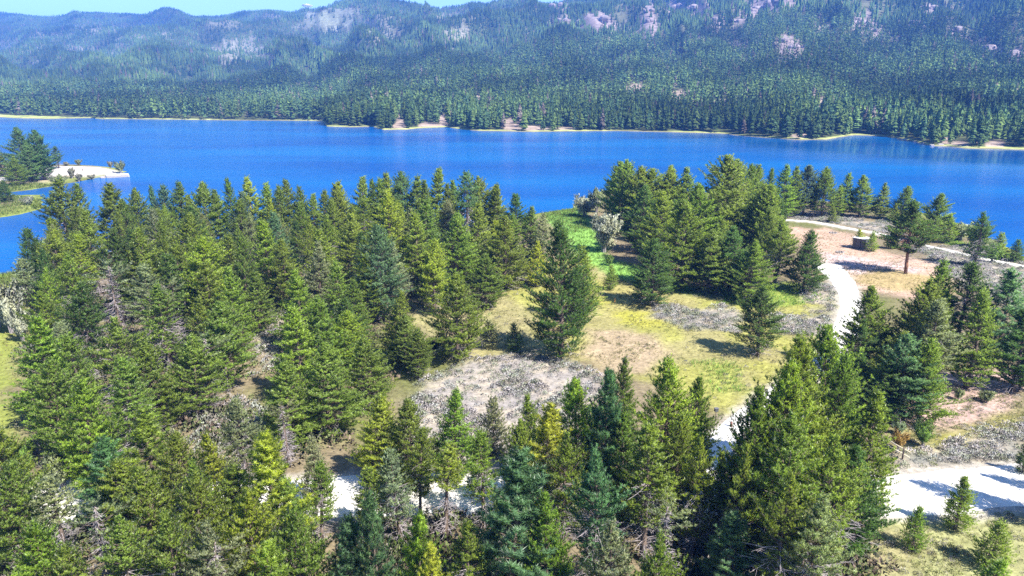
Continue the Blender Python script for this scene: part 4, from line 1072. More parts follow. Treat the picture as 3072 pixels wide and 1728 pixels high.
# pines inside the stands, only their tops in view
GAPS = [(130, 1490, 90, 30), (1000, 1480, 80, 45), (1310, 1490, 30, 45), (2160, 1290, 40, 30), (815, 1005, 40, 60), (650, 1290, 40, 45), (20, 1050, 30, 160)]     # where the white road shows between the pines
def fill():
    g = np.random.default_rng(5)
    areas = [
        ('grove', [(120, 850), (300, 775), (700, 735), (1100, 720), (1500, 715), (1600, 790), (1540, 880), (1420, 930), (1180, 950), (1100, 1050), (1150, 1180), (1060, 1280), (900, 1330), (700, 1400), (300, 1420), (60, 1400), (60, 1280), (110, 1000)], 5.7, 600),
        ('channel', [(1830, 640), (2020, 610), (2260, 640), (2330, 760), (2330, 850), (2150, 850), (2000, 800), (1900, 760)], 6.4, 560),
        ('front', [(-150, 1570), (300, 1570), (900, 1575), (1100, 1600), (1500, 1600), (1900, 1600), (2100, 1700), (2100, 2000), (-250, 2000)], 5.0, 1500),
        ('road', [(-50, 1300), (700, 1330), (700, 1440), (-50, 1440)], 5.0, 1180),
        ('clump', [(2240, 1560), (2560, 1560), (2600, 1700), (2450, 1900), (2250, 1900)], 4.0, 1350),
    ]
    clear = [W2([(750, 960), (880, 950), (860, 1110), (780, 1150), (740, 1080)]), W2([(560, 1200), (740, 1180), (790, 1330), (700, 1420), (600, 1390)])]
    for zone, poly, sp, ytop in areas:
        pts = np.array(W2(poly))
        x0, y0 = pts.min(0); x1, y1 = pts.max(0)
        n = int((x1 - x0) * (y1 - y0) / (sp * sp) * 9)
        X = g.uniform(x0, x1, n); Y = g.uniform(y0, y1, n)
        ins = poly_sd(X, Y, pts) > 0
        ins &= path_d(X, Y) > 1.8
        ins &= land_sd(X, Y) > 3
        for c in clear: ins &= poly_sd(X, Y, c) < 0
        for x, y in zip(X[ins], Y[ins]):
            if any((t['x'] - x) ** 2 + (t['y'] - y) ** 2 < (sp * (0.8 + 0.2 * g.random())) ** 2 for t in TREES): continue
            h = g.uniform(8.0, 12.0)
            _, ty, dep = px_of(x, y, 1 + h)
            if ty < ytop: h -= (ytop - ty) / FPX * dep
            if h < 4.5: continue
            cx, cyy, dp = px_of(x, y, 1 + h * 0.6)
            hw, hh = 2.6 * FPX / dp, h * 0.45 * FPX / dp
            if any(abs(cx - gx) < hw + gw and abs(cyy - gy) < hh + gh for gx, gy, gw, gh in GAPS): continue
            if zone in ('grove', 'road'):
                pxx, pyy, _ = px_of(x, y, 1.0)
                hue = str(g.choice(['olive', 'green', 'olive', 'dark green', 'bright green', 'yellow-green', 'grey-green']))
                kind = str(g.choice(['cone', 'broad', 'round', 'ragged', 'tall', 'cone'])) if pxx > 700 else str(g.choice(['ragged', 'round', 'ragged', 'tall', 'broad']))
            elif zone == 'front':
                hue = str(g.choice(['olive', 'green', 'yellow-green', 'grey-green', 'bright green'])); kind = str(g.choice(['ragged', 'round', 'tall', 'open']))
            else:
                hue = str(g.choice(['olive', 'green', 'dark green'])); kind = str(g.choice(['cone', 'broad', 'round']))
            pine((x, y), h, g.uniform(2.5, 3.3), kind, hue, zone)
fill()
for k, (x_, y_, h_) in enumerate([(41.5, 45.5, 12.0), (45.0, 43.0, 13.5), (49.0, 46.0, 13.0), (53.0, 43.5, 12.5), (47.5, 39.5, 11.5)]):
    pine((x_, y_), h_, 2.3, 'broad', 'green', 'edge', 'green pine just beyond the frame casting shade on the white road')
print('near pines', len(TREES))


# ------------------------------------------------------------------ leafy bushes
def make_bush(seed, H=2.0, Rr=1.4, leaf=0.19, n=4300, stems=9, upright=0.5):
    g = np.random.default_rng(seed); st = MB(); pts = []; dirs = []; tints = []
    for k in range(stems):
        a = 6.283 * k / stems + g.normal(0, .3); L = H * g.uniform(0.75, 1.1)
        lean = g.uniform(0.1, 1.0) * Rr
        q = [np.array([0.12 * math.cos(a), 0.12 * math.sin(a), -0.1])]
        for j in range(1, 5):
            t = j / 4
            q.append(np.array([math.cos(a) * lean * t ** 1.2 + g.normal(0, .05), math.sin(a) * lean * t ** 1.2 + g.normal(0, .05), L * t * (1 - 0.22 * lean / Rr * t)]))
        st.tube(q, [0.05, 0.04, 0.03, 0.02, 0.008], 4)
        for b in range(10):
            f = g.uniform(0.3, 1.0) * 3.999; j = int(f); base = q[j] * (1 - f + j) + q[j + 1] * (f - j)
            d = np.array([math.cos(a) * .5 + g.normal(0, .6), math.sin(a) * .5 + g.normal(0, .6), g.uniform(0.2, 1.2)]); d /= np.linalg.norm(d)
            l = Rr * g.uniform(.25, .5)
            st.tube([base, base + d * l], [0.014, 0.005], 3)
            tb = g.uniform(.2, .9)
            for i in range(max(1, n // (stems * 10))):
                u = g.uniform(.15, 1.05)
                pts.append(base + d * l * u + g.normal(0, .07 * Rr, 3)); dirs.append(d); tints.append(np.clip(tb + g.normal(0, .12), 0, 1))
    p = np.array(pts); d0 = np.array(dirs); t = np.array(tints); m = len(p)
    p[:, 2] = np.maximum(p[:, 2], 0.03)
    d = d0 * upright + g.normal(0, .6, (m, 3)); d /= np.linalg.norm(d, axis=1)[:, None]
    w = np.cross(d, g.normal(size=(m, 3))); w /= np.linalg.norm(w, axis=1)[:, None] + 1e-9
    L = leaf * g.uniform(.7, 1.3, m)[:, None]
    V = np.stack([p - w * L * .22, p + w * L * .22, p + d * L], 1).reshape(-1, 3)
    od = p - np.array([0, 0, H * .3]); od /= np.linalg.norm(od, axis=1)[:, None] + 1e-6
    on = od + g.normal(0, .35, (m, 3)) + np.array([0, 0, .3]); on /= np.linalg.norm(on, axis=1)[:, None]
    cr = mesh_np('bush_leaves', V, np.arange(m * 3).reshape(-1, 3), M_leaf, False, {'tint': np.repeat(t, 3), 'outward': np.repeat(on, 3, 0)})
    return dict(leaves=cr, stems=st.mesh('bush_stems', M_dead), H=H, R=Rr)

BUSHES = [make_bush(s) for s in (201, 202, 203)]
_bk = [0]
def bush(xt, yt, yb, w, col, label, name='willow_bush', cat='bush', group='bushes by the water'):
    x, y, h = stand(xt, yt, yb, 0.9)
    v = BUSHES[_bk[0] % 3]; _bk[0] += 1
    o = bpy.data.objects.new(name, None); COL.objects.link(o)
    o.location = (x, y, max(0.05, gz(x, y) - 0.05)); o.rotation_euler = (0, 0, _bk[0] * 1.7)
    dep = px_of(x, y, 1.0)[2]; rad = w / FPX * dep / 2
    o.scale = (rad / v['R'] * 0.95, rad / v['R'] * 0.95, max(0.5, h) / v['H'])
    c = link('leaves', v['leaves'], o); c.color = (*col, 1); c['kind'] = 'stuff'
    link('stems', v['stems'], o)
    tag(o, label, cat, group)
    return o
SILVER = (0.36, 0.39, 0.35); PALE = (0.24, 0.29, 0.17); GREENB = (0.14, 0.24, 0.05); GREYB = (0.26, 0.27, 0.24); DKB = (0.12, 0.16, 0.06)
bush(1815, 655, 758, 118, SILVER, 'big silver willow bush at the bend of the green channel meadow')
bush(1755, 592, 652, 84, SILVER, 'silver willow bush where the channel meadow meets the lake')
bush(1792, 575, 640, 60, PALE, 'pale willow bush under the bushy channel mouth pine')
bush(1828, 766, 797, 32, GREENB, 'low round green bush in the channel meadow grass', 'shrub')
bush(8, 858, 1000, 120, SILVER, 'large silver willow bush on the left meadow bank')
bush(52, 940, 1025, 70, SILVER, 'smaller silver willow bush in front of the large left bank willow')
bush(-20, 900, 985, 90, PALE, 'pale willow bush cut by the picture edge beside the left meadow')
bush(80, 586, 613, 42, SILVER, 'pale rounded bush in the grass of the low lagoon spit')
bush(172, 520, 549, 52, PALE, 'pale green bush on the lagoon side of the white beach')
bush(212, 505, 534, 26, GREYB, 'dark upright bush between the beach and the lagoon')
bush(232, 514, 537, 24, GREYB, 'grey rounded bush beside the dark upright beach bush')
bush(272, 518, 531, 30, GREYB, 'low grey bush at the beach edge above the green lagoon bank')
bush(233, 481, 499, 22, PALE, 'feathery pale bush on the lake side of the beach')
bush(328, 482, 503, 20, GREYB, 'grey shrub behind the bright bush on the beach tip')
bush(356, 480, 514, 36, PALE, 'bright bush on the tip of the beach above the ramp')
bush(196, 488, 500, 22, GREYB, 'faint grey bush at the beach end under the bluish pine')
bush(2888, 668, 722, 90, PALE, 'pale willow bush on the shore beyond the end of the pine row')
bush(2935, 690, 745, 70, GREENB, 'green willow bush along the shore before the last pines', 'shrub')
bush(2985, 735, 790, 60, GREENB, 'green shrub at the lake edge under the dark ragged pine', 'shrub')
bush(170, 1360, 1470, 100, PALE, 'pale green shrub on the upper side of the left road gap', 'shrub')
bush(52, 1330, 1440, 90, GREENB, 'bright green shrub near the left end of the road', 'shrub')
bush(2700, 1268, 1302, 46, (0.22, 0.30, 0.20), 'blue green shrub on the pink soil by the rail fence', 'shrub')
bush(2780, 1270, 1340, 76, GREENB, 'leafy green shrub in the hollow right of the rail fence', 'shrub')
bush(2702, 1300, 1352, 56, (0.30, 0.20, 0.07), 'rust coloured shrub behind the rail fence', 'shrub')
bush(2880, 1170, 1200, 36, PALE, 'sage green shrub on the pink soil below the leaning pine', 'shrub')
bush(2965, 1175, 1210, 50, PALE, 'wider sage green shrub on the pink soil', 'shrub')
bush(2690, 1150, 1270, 100, (0.20, 0.22, 0.17), 'dull grey green shrub at the foot of the track stand', 'shrub')
bush(1300, 1015, 1060, 60, DKB, 'dark shrub at the clearing edge of the big grove', 'shrub')
bush(500, 1720, 1790, 90, PALE, 'pale shrub under the nearest ragged pines', 'shrub')

# ------------------------------------------------------------------ sage, grass and undergrowth
def tuft_template(seed, n, H, Rr, w, lean=0.6):
    g = np.random.default_rng(seed); V = []; T = []
    for k in range(n):
        a = g.uniform(0, 6.283); r = Rr * math.sqrt(g.random()) * .55
        b = np.array([r * math.cos(a), r * math.sin(a), -0.03 * H])
        hh = H * g.uniform(.6, 1.1)
        e = b + np.array([math.cos(a) * lean * Rr * g.uniform(.3, 1), math.sin(a) * lean * Rr * g.uniform(.3, 1), hh])
        a2 = a + 1.57 + g.normal(0, .5); ww = w * g.uniform(.7, 1.3)
        sdv = np.array([math.cos(a2), math.sin(a2), 0]) * ww
        V += [b - sdv * .4 + np.array([0, 0, hh * .25]), b + sdv * .4 + np.array([0, 0, hh * .25]), e]
        q = g.uniform(.75, 1.2); T += [q * .85, q * .85, q * 1.1]
    return np.array(V), np.array(T), n

def bush_template(seed, n, H, Rr, fine=0.42):
    g = np.random.default_rng(seed); V = []; T = []
    for k in range(n):
        v = g.normal(size=3); v[2] = abs(v[2]); v /= np.linalg.norm(v)
        c = v * np.array([Rr, Rr, H * .8]) * g.uniform(.55, 1.0) + np.array([0, 0, H * .1])
        d = v * .6 + g.normal(0, .4, 3) + np.array([0, 0, .5]); d /= np.linalg.norm(d)
        w = np.cross(d, g.normal(size=3)); w /= np.linalg.norm(w)
        s_ = H * fine * g.uniform(.7, 1.3)
        V += [c - w * s_ * .4, c + w * s_ * .4, c + d * s_]; q = g.uniform(.72, 1.25); T += [q * .9, q * .9, q * 1.1]
    return np.array(V), np.array(T), n

def scatter(name, label, zones, n, temps, size, cols, seed, avoid_path=0.5, density=None, unit=1.0):
    g = np.random.default_rng(seed)
    Vs, As = [], []
    for poly, share in zones:
        pts = np.array(poly); x0, y0 = pts.min(0); x1, y1 = pts.max(0)
        m = int(n * share); X = np.empty(0); Y = np.empty(0)
        for _ in range(6):
            a = g.uniform(x0, x1, m * 4); b = g.uniform(y0, y1, m * 4)
            wx = a + (fbm(a * .22, b * .22, 31) - .5) * 5; wy = b + (fbm(a * .22, b * .22, 32) - .5) * 7
            ok = poly_sd(wx, wy, pts) > -0.6
            ok &= (path_d(a, b) > avoid_path) & (land_sd(a, b) > 1.0)
            if density is not None: ok &= g.random(len(a)) < density(a, b)
            X = np.concatenate([X, a[ok]]); Y = np.concatenate([Y, b[ok]])
            if len(X) >= m: break
        X, Y = X[:m], Y[:m]; k = len(X)
        if not k: continue
        h = g.uniform(size[0], size[1], k)
        ci = g.integers(0, len(cols), k)
        col = np.array(cols)[ci] * g.uniform(.75, 1.25, k)[:, None]
        pos = np.stack([X, Y, ground_z(X, Y)], -1)
        v, a = place_batch(pos, h, np.ones(k) * unit, g.uniform(0, 6.283, k), col, temps, g.integers(0, len(temps), k))
        Vs.append(v); As.append(a)
    V = np.concatenate(Vs); A = np.concatenate(As)
    on = np.repeat(g.normal(0, 0.42, (len(V) // 3, 3)) + np.array([0.12, -0.12, 0.9]), 3, 0)
    on /= np.linalg.norm(on, axis=1)[:, None]
    me = mesh_np(name, V, np.arange(len(V)).reshape(-1, 3), M_blade, False, {'albedo': A, 'outward': on})
    tag(link(name, me), label, kind='stuff')
    return len(V) // 3

def zones_of(*kinds):
    z = [np.array(W2(p)) for k, p, c in ZONES if k in kinds]
    ar = [abs(np.sum(p[:, 0] * np.roll(p[:, 1], 1) - p[:, 1] * np.roll(p[:, 0], 1))) / 2 for p in z]
    t = sum(ar)
    return [(p, a / t) for p, a in zip(z, ar)]

_bt = [bush_template(s, 34, 1.0, 0.85) for s in (301, 302, 303, 304)]
PALEGAP = W2([(745, 930), (900, 930), (880, 1110), (760, 1130)])
_st = [bush_template(s, 62, 1.0, 1.0, 0.24) for s in (321, 322, 323, 324)]
_tt = [tuft_template(s, 9, 1.0, 0.55, 0.10) for s in (311, 312, 313, 314)]
clumpy = lambda a, b: 0.12 + 0.88 * sstep(.35, .68, fbm(a * .35, b * .35, 91))
SAGE = [(0.44, 0.44, 0.44), (0.40, 0.42, 0.38), (0.46, 0.43, 0.45), (0.36, 0.39, 0.29), (0.44, 0.40, 0.38), (0.32, 0.35, 0.24)]
scatter('sagebrush', 'low grey sagebrush on the dry slopes', zones_of('sage'), 3900, _st, (0.25, 0.66), SAGE, 401, density=clumpy)
scatter('grove_sage', 'pale sage in the openings of the big grove', [(PALEGAP, .55), (W2([(580, 1210), (750, 1190), (790, 1330), (700, 1400), (600, 1370)]), .45)], 420, _st, (0.3, 0.9), SAGE + [(0.22, 0.26, 0.10)], 407)
scatter('dry_grass', 'tufts of dry yellow green grass', zones_of('grass', 'yellow', 'tan', 'dirt', 'pale', 'pink'), 12000, _tt, (0.14, 0.34), [(0.30, 0.29, 0.09), (0.34, 0.30, 0.13), (0.25, 0.27, 0.06), (0.38, 0.33, 0.18)], 402, density=clumpy)
scatter('meadow_grass', 'lush green grass along the channel', zones_of('lush'), 7000, _tt, (0.25, 0.55), [(0.22, 0.42, 0.07), (0.28, 0.46, 0.10), (0.20, 0.37, 0.06)], 403)
GROVE = W2([(60, 860), (300, 775), (700, 735), (1100, 722), (1500, 715), (1600, 790), (1560, 880), (1420, 930), (1200, 960), (1130, 1050), (1150, 1200), (1060, 1300), (900, 1360), (700, 1430), (300, 1450), (-40, 1440), (20, 1280), (90, 1010)])
FRONT = W2([(-200, 1560), (900, 1570), (1100, 1590), (1900, 1600), (2560, 1570), (2600, 1700), (2500, 2000), (-300, 2000)])
scatter('undergrowth', 'brushy undergrowth beneath the pines', [(GROVE, .62), (FRONT, .38)], 2700, _st, (0.5, 1.4), [(0.13, 0.16, 0.06), (0.20, 0.20, 0.13), (0.16, 0.19, 0.08), (0.25, 0.23, 0.20), (0.10, 0.14, 0.04), (0.22, 0.17, 0.13)], 404, density=lambda a, b: sstep(.35, .6, fbm(a * .2, b * .2, 95)))
scatter('weeds', 'scattered weeds and small sage on the open ground', [(W2([(1200, 850), (2400, 830), (2550, 930), (2300, 1260), (1900, 1420), (1250, 1420)]), .5), (W2([(2600, 1240), (3150, 1180), (3150, 1420), (2600, 1440)]), .25), (W2([(2500, 1550), (3150, 1520), (3250, 1850), (2500, 1850)]), .25)], 3600, _tt + _st, (0.12, 0.38), [(0.32, 0.31, 0.18), (0.27, 0.30, 0.11), (0.35, 0.33, 0.30), (0.24, 0.26, 0.11)], 405, density=clumpy)
scatter('shore_reeds', 'tall green reeds along the lagoon banks', [(W2([(-100, 590), (20, 588), (120, 590), (128, 622), (60, 640), (-100, 655)]), .35), (W2([(60, 556), (160, 548), (290, 533), (235, 545), (150, 561), (40, 576), (-60, 580), (-60, 560)]), .25), (W2([(-60, 830), (130, 812), (240, 780), (240, 800), (120, 845), (-60, 860)]), .25), (W2([(1625, 640), (1712, 623), (1745, 640), (1760, 690), (1700, 700)]), .15)], 5000, _tt, (0.4, 0.9), [(0.20, 0.29, 0.06), (0.26, 0.30, 0.10), (0.16, 0.25, 0.05)], 406)

# ------------------------------------------------------------------ built things
def put(name, x, y, label, cat, group=None, rz=0.0, z=None):
    o = bpy.data.objects.new(name, None); COL.objects.link(o)
    o.location = (x, y, gz(x, y) if z is None else z); o.rotation_euler = (0, 0, rz)
    return tag(o, label, cat, group)

def part(name, mb, mat, parent, smooth=False):
    return link(name, mb.mesh(name, mat, smooth), parent)

def shed():
    p = P(2584, 744, 1.0)
    o = put('shed', p[0], p[1], 'small weathered grey wooden shed with a pale roof in the tan clearing', 'shed', rz=R(-55))
    w, d, h = 2.3, 2.7, 2.05
    wl = MB(); g = np.random.default_rng(3)
    for side in range(4):
        L = w if side % 2 == 0 else d; n = int(L / 0.2)
        for k in range(n):
            u = -L / 2 + (k + .5) * L / n; t = 0.05 + 0.02 * g.random(); hh = h + (0.12 if side == 0 else 0.0)
            if side in (1, 3): hh = h + 0.06 - 0.12 * u / d
            c = [(u, -d / 2, 0), (w / 2, u, 0), (u, d / 2, 0), (-w / 2, u, 0)][side]
            s_ = (L / n - 0.012, t, hh) if side % 2 == 0 else (t, L / n - 0.012, hh)
            if side == 0 and -0.55 < u < 0.45: continue
            wl.box((c[0], c[1], hh / 2), s_)
    part('wall', wl, M_wood, o)
    dr = MB(); dr.box((-0.05, -d / 2 - 0.01, 0.93), (0.92, 0.05, 1.86)); dr.box((-0.05, -d / 2 - 0.045, 0.5), (0.86, 0.02, 0.1)); dr.box((-0.05, -d / 2 - 0.045, 1.4), (0.86, 0.02, 0.1))
    part('door', dr, M_wood, o)
    lt = MB(); lt.box((-0.05, -d / 2, 2.0), (1.0, 0.06, 0.3)); part('lintel', lt, M_wood, o)
    rf = MB(); z0, z1 = h + 0.17, h + 0.03
    W_, D_ = w / 2 + 0.22, d / 2 + 0.3
    rf.poly([(-W_, -D_, z0 - .05), (W_, -D_, z0 - .05), (W_, D_, z1), (-W_, D_, z1), (-W_, -D_, z0 + .02), (W_, -D_, z0 + .02), (W_, D_, z1 + .07), (-W_, D_, z1 + .07)],
            [(0, 3, 2, 1), (4, 5, 6, 7), (0, 1, 5, 4), (1, 2, 6, 5), (2, 3, 7, 6), (3, 0, 4, 7)])
    part('roof', rf, M_roof, o)
shed()

def gable_house(name, p, w, d, h, rise, rz, wallm, roofm, label, z):
    o = put(name, p[0], p[1], label, 'house', rz=rz, z=z)
    b = MB()
    b.poly([(-w/2, -d/2, -1), (w/2, -d/2, -1), (w/2, d/2, -1), (-w/2, d/2, -1), (-w/2, -d/2, h), (w/2, -d/2, h), (w/2, d/2, h), (-w/2, d/2, h), (0, -d/2, h + rise), (0, d/2, h + rise)],
           [(0, 1, 5, 8, 4), (2, 3, 7, 9, 6), (1, 2, 6, 5), (3, 0, 4, 7), (0, 3, 2, 1)])
    part('wall', b, wallm, o)
    e = 0.45; sl = rise / (w / 2)
    for sgn in (-1, 1):
        r = MB(); x1 = sgn * (w / 2 + e); zl = h - e * sl
        q = [(0, -d/2 - e, h + rise + .02), (x1, -d/2 - e, zl + .02), (x1, d/2 + e, zl + .02), (0, d/2 + e, h + rise + .02)]
        r.poly(q + [(a, b_, c + .16) for a, b_, c in q], [(0, 1, 2, 3), (4, 7, 6, 5), (0, 4, 5, 1), (1, 5, 6, 2), (2, 6, 7, 3), (3, 7, 4, 0)])
        part('roof_slope', r, roofm, o)
    for (x, z_, ww, hh) in ((-w * .2, h * .55, w * .16, h * .32), (w * .2, h * .55, w * .16, h * .32), (0, h + rise * .25, w * .14, h * .24)):
        f = MB(); f.box((x, -d/2 - .03, z_), (ww + .24, .06, hh + .24)); fo = part('window', f, wallm, o)
        pn = MB(); pn.box((x, -d/2 - .075, z_), (ww, .03, hh)); link('pane', pn.mesh('pane', M_glass), fo)
    return o
hz = None
def hill_point(px, py):
    """first point of the far slope on the line of sight"""
    d = ray(px, py); h = math.hypot(d[0], d[1]); az = math.atan2(d[0], d[1])
    r = float(shore_r(az)) + 6
    while r < 4500:
        z = float(grid_at(GZ, np.array([az]), np.array([r]))[0])
        if CAM_H + r * d[2] / h <= z: break
        r += 2.0
    return r * math.sin(az), r * math.cos(az), z
hp = hill_point(2952, 327)
gable_house('house', hp, 5.2, 7.0, 3.0, 2.4, R(-18), M_white, M_brownroof, 'white gabled house among the trees across the lake', hp[2])
pc = P(-14, 526, 1.0)
gable_house('cabin', pc, 6.0, 6.5, 2.4, 1.0, R(50), M_pinkwall, M_brownroof, 'pale cabin with a brown roof at the inner end of the beach', 0.95)

def ramp_():
    a, b = P(318, 527, 0.6), P(386, 523, 0.6)
    d = b - a; L = np.hypot(d[0], d[1]); c = (a + b) / 2
    o = put('boat_ramp', c[0], c[1], 'pale concrete slab ramp running from the beach tip into the lake', 'boat ramp', rz=math.atan2(d[1], d[0]), z=0.0)
    m = MB()
    for k in range(5):
        m2 = MB(); m2.box((-L / 2 + (k + .5) * L / 5, 0, 0.1 - 0.03 * k), (L / 5 - .05, 5.0, 1.5)); part('slab', m2, M_conc, o)
    e = MB(); e.box((0, -2.62, 0.35), (L * .96, 0.2, 0.9)); part('curb', e, M_stone, o)
ramp_()

def fire_ring(px, py, label):
    p = P(px, py, 1.0); o = put('fire_ring', p[0], p[1], label, 'fire ring', 'fire rings in the tan clearing')
    a = MB(); a.tube([(0, 0, -0.02), (0, 0, 0.07)], [0.62, 0.5], 14); part('ash_bed', a, M_ash, o)
    g = np.random.default_rng(int(px)); me = None
    for k in range(10):
        if me is None:
            s_ = MB(); s_.box((0, 0, 0), (0.26, 0.34, 0.24), 0.3, 0.7); me = s_.mesh('stone', M_stone)
        c = link('stone', me, o, (0.72 * math.cos(k * .628), 0.72 * math.sin(k * .628), 0.09), k * .628 + g.normal(0, .3)); c.scale = (1, g.uniform(.8, 1.2), g.uniform(.8, 1.3))
fire_ring(2500, 697, 'dark stone fire ring on the tan ground nearest the shore path')
fire_ring(2520, 756, 'dark stone fire ring on the tan ground nearest the white track')

def fence():
    a, b = P(2648, 1342, 1.0), P(2716, 1382, 1.0)
    a = np.array(a); b = np.array(b); d = b - a; L = float(np.hypot(d[0], d[1]))
    o = put('rail_fence', a[0], a[1], 'short two rail fence with pale rails and a dark post by the big clump', 'fence', rz=math.atan2(d[1], d[0]))
    for z_ in (0.95, 0.45):
        m = MB(); m.tube([(-0.1, 0.09, z_ + .02), (L * .5, 0.09, z_ - .02), (L + .25, 0.09, z_ + .02)], [.05, .055, .045], 7); part('rail', m, M_rail, o, True)
    for x_ in (0.25, L * .87):
        m = MB(); m.tube([(x_, 0, -.3), (x_, 0, 1.15)], [.075, .065], 8); part('post', m, M_post, o, True)
fence()

def pole(name, x, ytop, ybot, rad, mat, label, cat, tilt=0.0):
    X, Y, h = stand(x, ytop, ybot, 1.0)
    m = MB(); m.tube([(0, 0, -.3), (tilt * .5 * h, 0, h * .5), (tilt * h, 0, h)], [rad, rad * .95, rad * .85], 7)
    o = link(name, m.mesh(name, mat, True), None, (X, Y, gz(X, Y))); tag(o, label, cat); return o, h
pole('leaning_stake', 2668, 1260, 1296, .045, M_post, 'thin dark stake leaning in the pink soil behind the fence', 'stake', -0.25)
pole('survey_stake', 1845, 896, 910, .06, M_orange, 'short orange survey stake standing in the meadow grass', 'stake')
pole('beach_post', 247, 505, 513, .14, M_post, 'short dark post standing on the white beach', 'post')
o_, h_ = pole('wooden_post', 2195, 1262, 1282, .13, M_redpost, 'stout reddish post at the junction of track and road', 'post')
m_ = MB(); m_.tube([(0, 0, h_), (0, 0, h_ + .06)], [.15, .12], 7); part('cap', m_, M_white, o_)
X, Y, h = stand(2149, 1228, 1263, 1.0)
o_ = put('birdhouse', X, Y, 'dark box on a slender pole beside the road junction', 'birdhouse', rz=R(15))
m_ = MB(); m_.tube([(0, 0, -.3), (0, 0, h - .2)], [.045, .04], 6); part('pole', m_, M_post, o_, True)
m_ = MB(); m_.box((0, 0, h - .05), (.34, .26, .3)); part('box', m_, M_steel, o_)
m_ = MB(); m_.box((0, -.02, h + .12), (.42, .36, .04)); part('lid', m_, M_wood, o_)

# ------------------------------------------------------------------ rocks
def rock_mesh(seed, blocks, mat, flat=0.7):
    g = np.random.default_rng(seed); m = MB()
    n1, n2 = 7, 10
    V = []; F = []
    for i in range(n1 + 1):
        t = math.pi * i / n1
        for j in range(n2):
            a = 6.283 * j / n2
            v = np.array([math.sin(t) * math.cos(a), math.sin(t) * math.sin(a), math.cos(t)])
            q = np.sign(v) * np.abs(v) ** 0.75
            r = 0.8 + 0.45 * float(fbm(q[0] * 1.7 + seed, q[1] * 1.7 + q[2] * 2.3, seed, 3))
            V.append(tuple(q * r * np.array([1, 1, flat])))
    for i in range(n1):
        for j in range(n2):
            F.append((i * n2 + j, (i + 1) * n2 + j, (i + 1) * n2 + (j + 1) % n2, i * n2 + (j + 1) % n2))
    m.poly(V, F); return m.mesh('rock', mat)
CRAG = [rock_mesh(s, 0, M_rock, 0.8) for s in (501, 502, 503, 504)]
BOULD = [rock_mesh(s, 0, M_stone, 0.6) for s in (511, 512)]
CRAGS = [(1690, 60, 26, 'narrow'), (1745, 62, 30, 'low'), (1800, 60, 52, 'broad'), (1832, 78, 30, 'sloping'), (1948, 30, 28, 'upright'), (1950, 62, 34, 'tall'), (2035, 18, 40, 'wide'), (2090, 22, 46, 'blocky'),
         (2150, 58, 26, 'narrow'), (2212, 62, 26, 'stubby'), (2262, 36, 42, 'long'), (2300, 22, 60, 'massive'), (2350, 8, 60, 'high'), (2107, 118, 16, 'small'), (2355, 122, 40, 'stepped'), (2395, 140, 34, 'jagged'),
         (2470, 82, 24, 'lean'), (2585, 66, 58, 'wide'), (2632, 92, 30, 'split'), (2515, 152, 30, 'flat'), (2750, 68, 34, 'low'), (2855, 92, 40, 'broken'), (2980, 152, 52, 'wide'), (3045, 160, 44, 'rough'), (1670, 18, 44, 'pale'), (2790, 24, 34, 'small')]
def crags():
    g = np.random.default_rng(9)
    names = {}
    for i, (px, py, w, adj) in enumerate(CRAGS):
        x, y, z = hill_point(px, py + 4)
        r = math.hypot(x, y); s_ = w / FPX * r / 2
        o = bpy.data.objects.new('rock_outcrop', None); COL.objects.link(o); o.location = (x, y, z)
        k = 4 if w > 28 else 3
        for j in range(k):
            c = link('rock', CRAG[(i + j) % 4], o, (g.uniform(-.75, .75) * s_, g.uniform(-.3, .9) * s_, g.uniform(-.15, .35) * s_), g.uniform(0, 6.28))
            q = s_ * g.uniform(.35, .62); c.scale = (q, q, q * g.uniform(.7, 1.15))
        row = 'on the upper slope' if py < 40 else 'on the middle slope' if py < 100 else 'lower down the slope'
        side = sorted(range(len(CRAGS)), key=lambda q: CRAGS[q][0]).index(i) + 1
        tag(o, f'{adj} grey pink rock outcrop {row}, {ordinal(side)} outcrop from the left', 'rock outcrop', 'rock outcrops on the far mountain')
def ordinal(n):
    w = ['zeroth', 'first', 'second', 'third', 'fourth', 'fifth', 'sixth', 'seventh', 'eighth', 'ninth', 'tenth', 'eleventh', 'twelfth']
    if n < len(w): return w[n]
    return str(n) + ('th' if 10 <= n % 100 <= 20 else {1: 'st', 2: 'nd', 3: 'rd'}.get(n % 10, 'th'))
crags()
BL = [(2796, 437, 12, 'pale boulder at the waterline where the dark bay ends'), (2820, 436, 16, 'flat pale boulder on the point beside the tan bluff'), (2770, 431, 10, 'dark boulder at the water under the shaded far pines'), (2715, 418, 9, 'low boulder at the edge of the dark bay'), (2745, 425, 9, 'small boulder between the dark bay boulders'),
      (308, 533, 14, 'dark boulder at the root of the concrete ramp'), (320, 529, 10, 'small dark boulder against the concrete ramp')]
for i, (px, py, w, lab) in enumerate(BL):
    p = P(px, py, 0.1); s_ = w / FPX * math.hypot(p[0], p[1]) / 2
    o = link('boulder', BOULD[i % 2], None, (p[0], p[1], 0.15 * s_), i * 1.3, (s_, s_, s_ * .8)); tag(o, lab, 'boulder', 'boulders at the waterline')

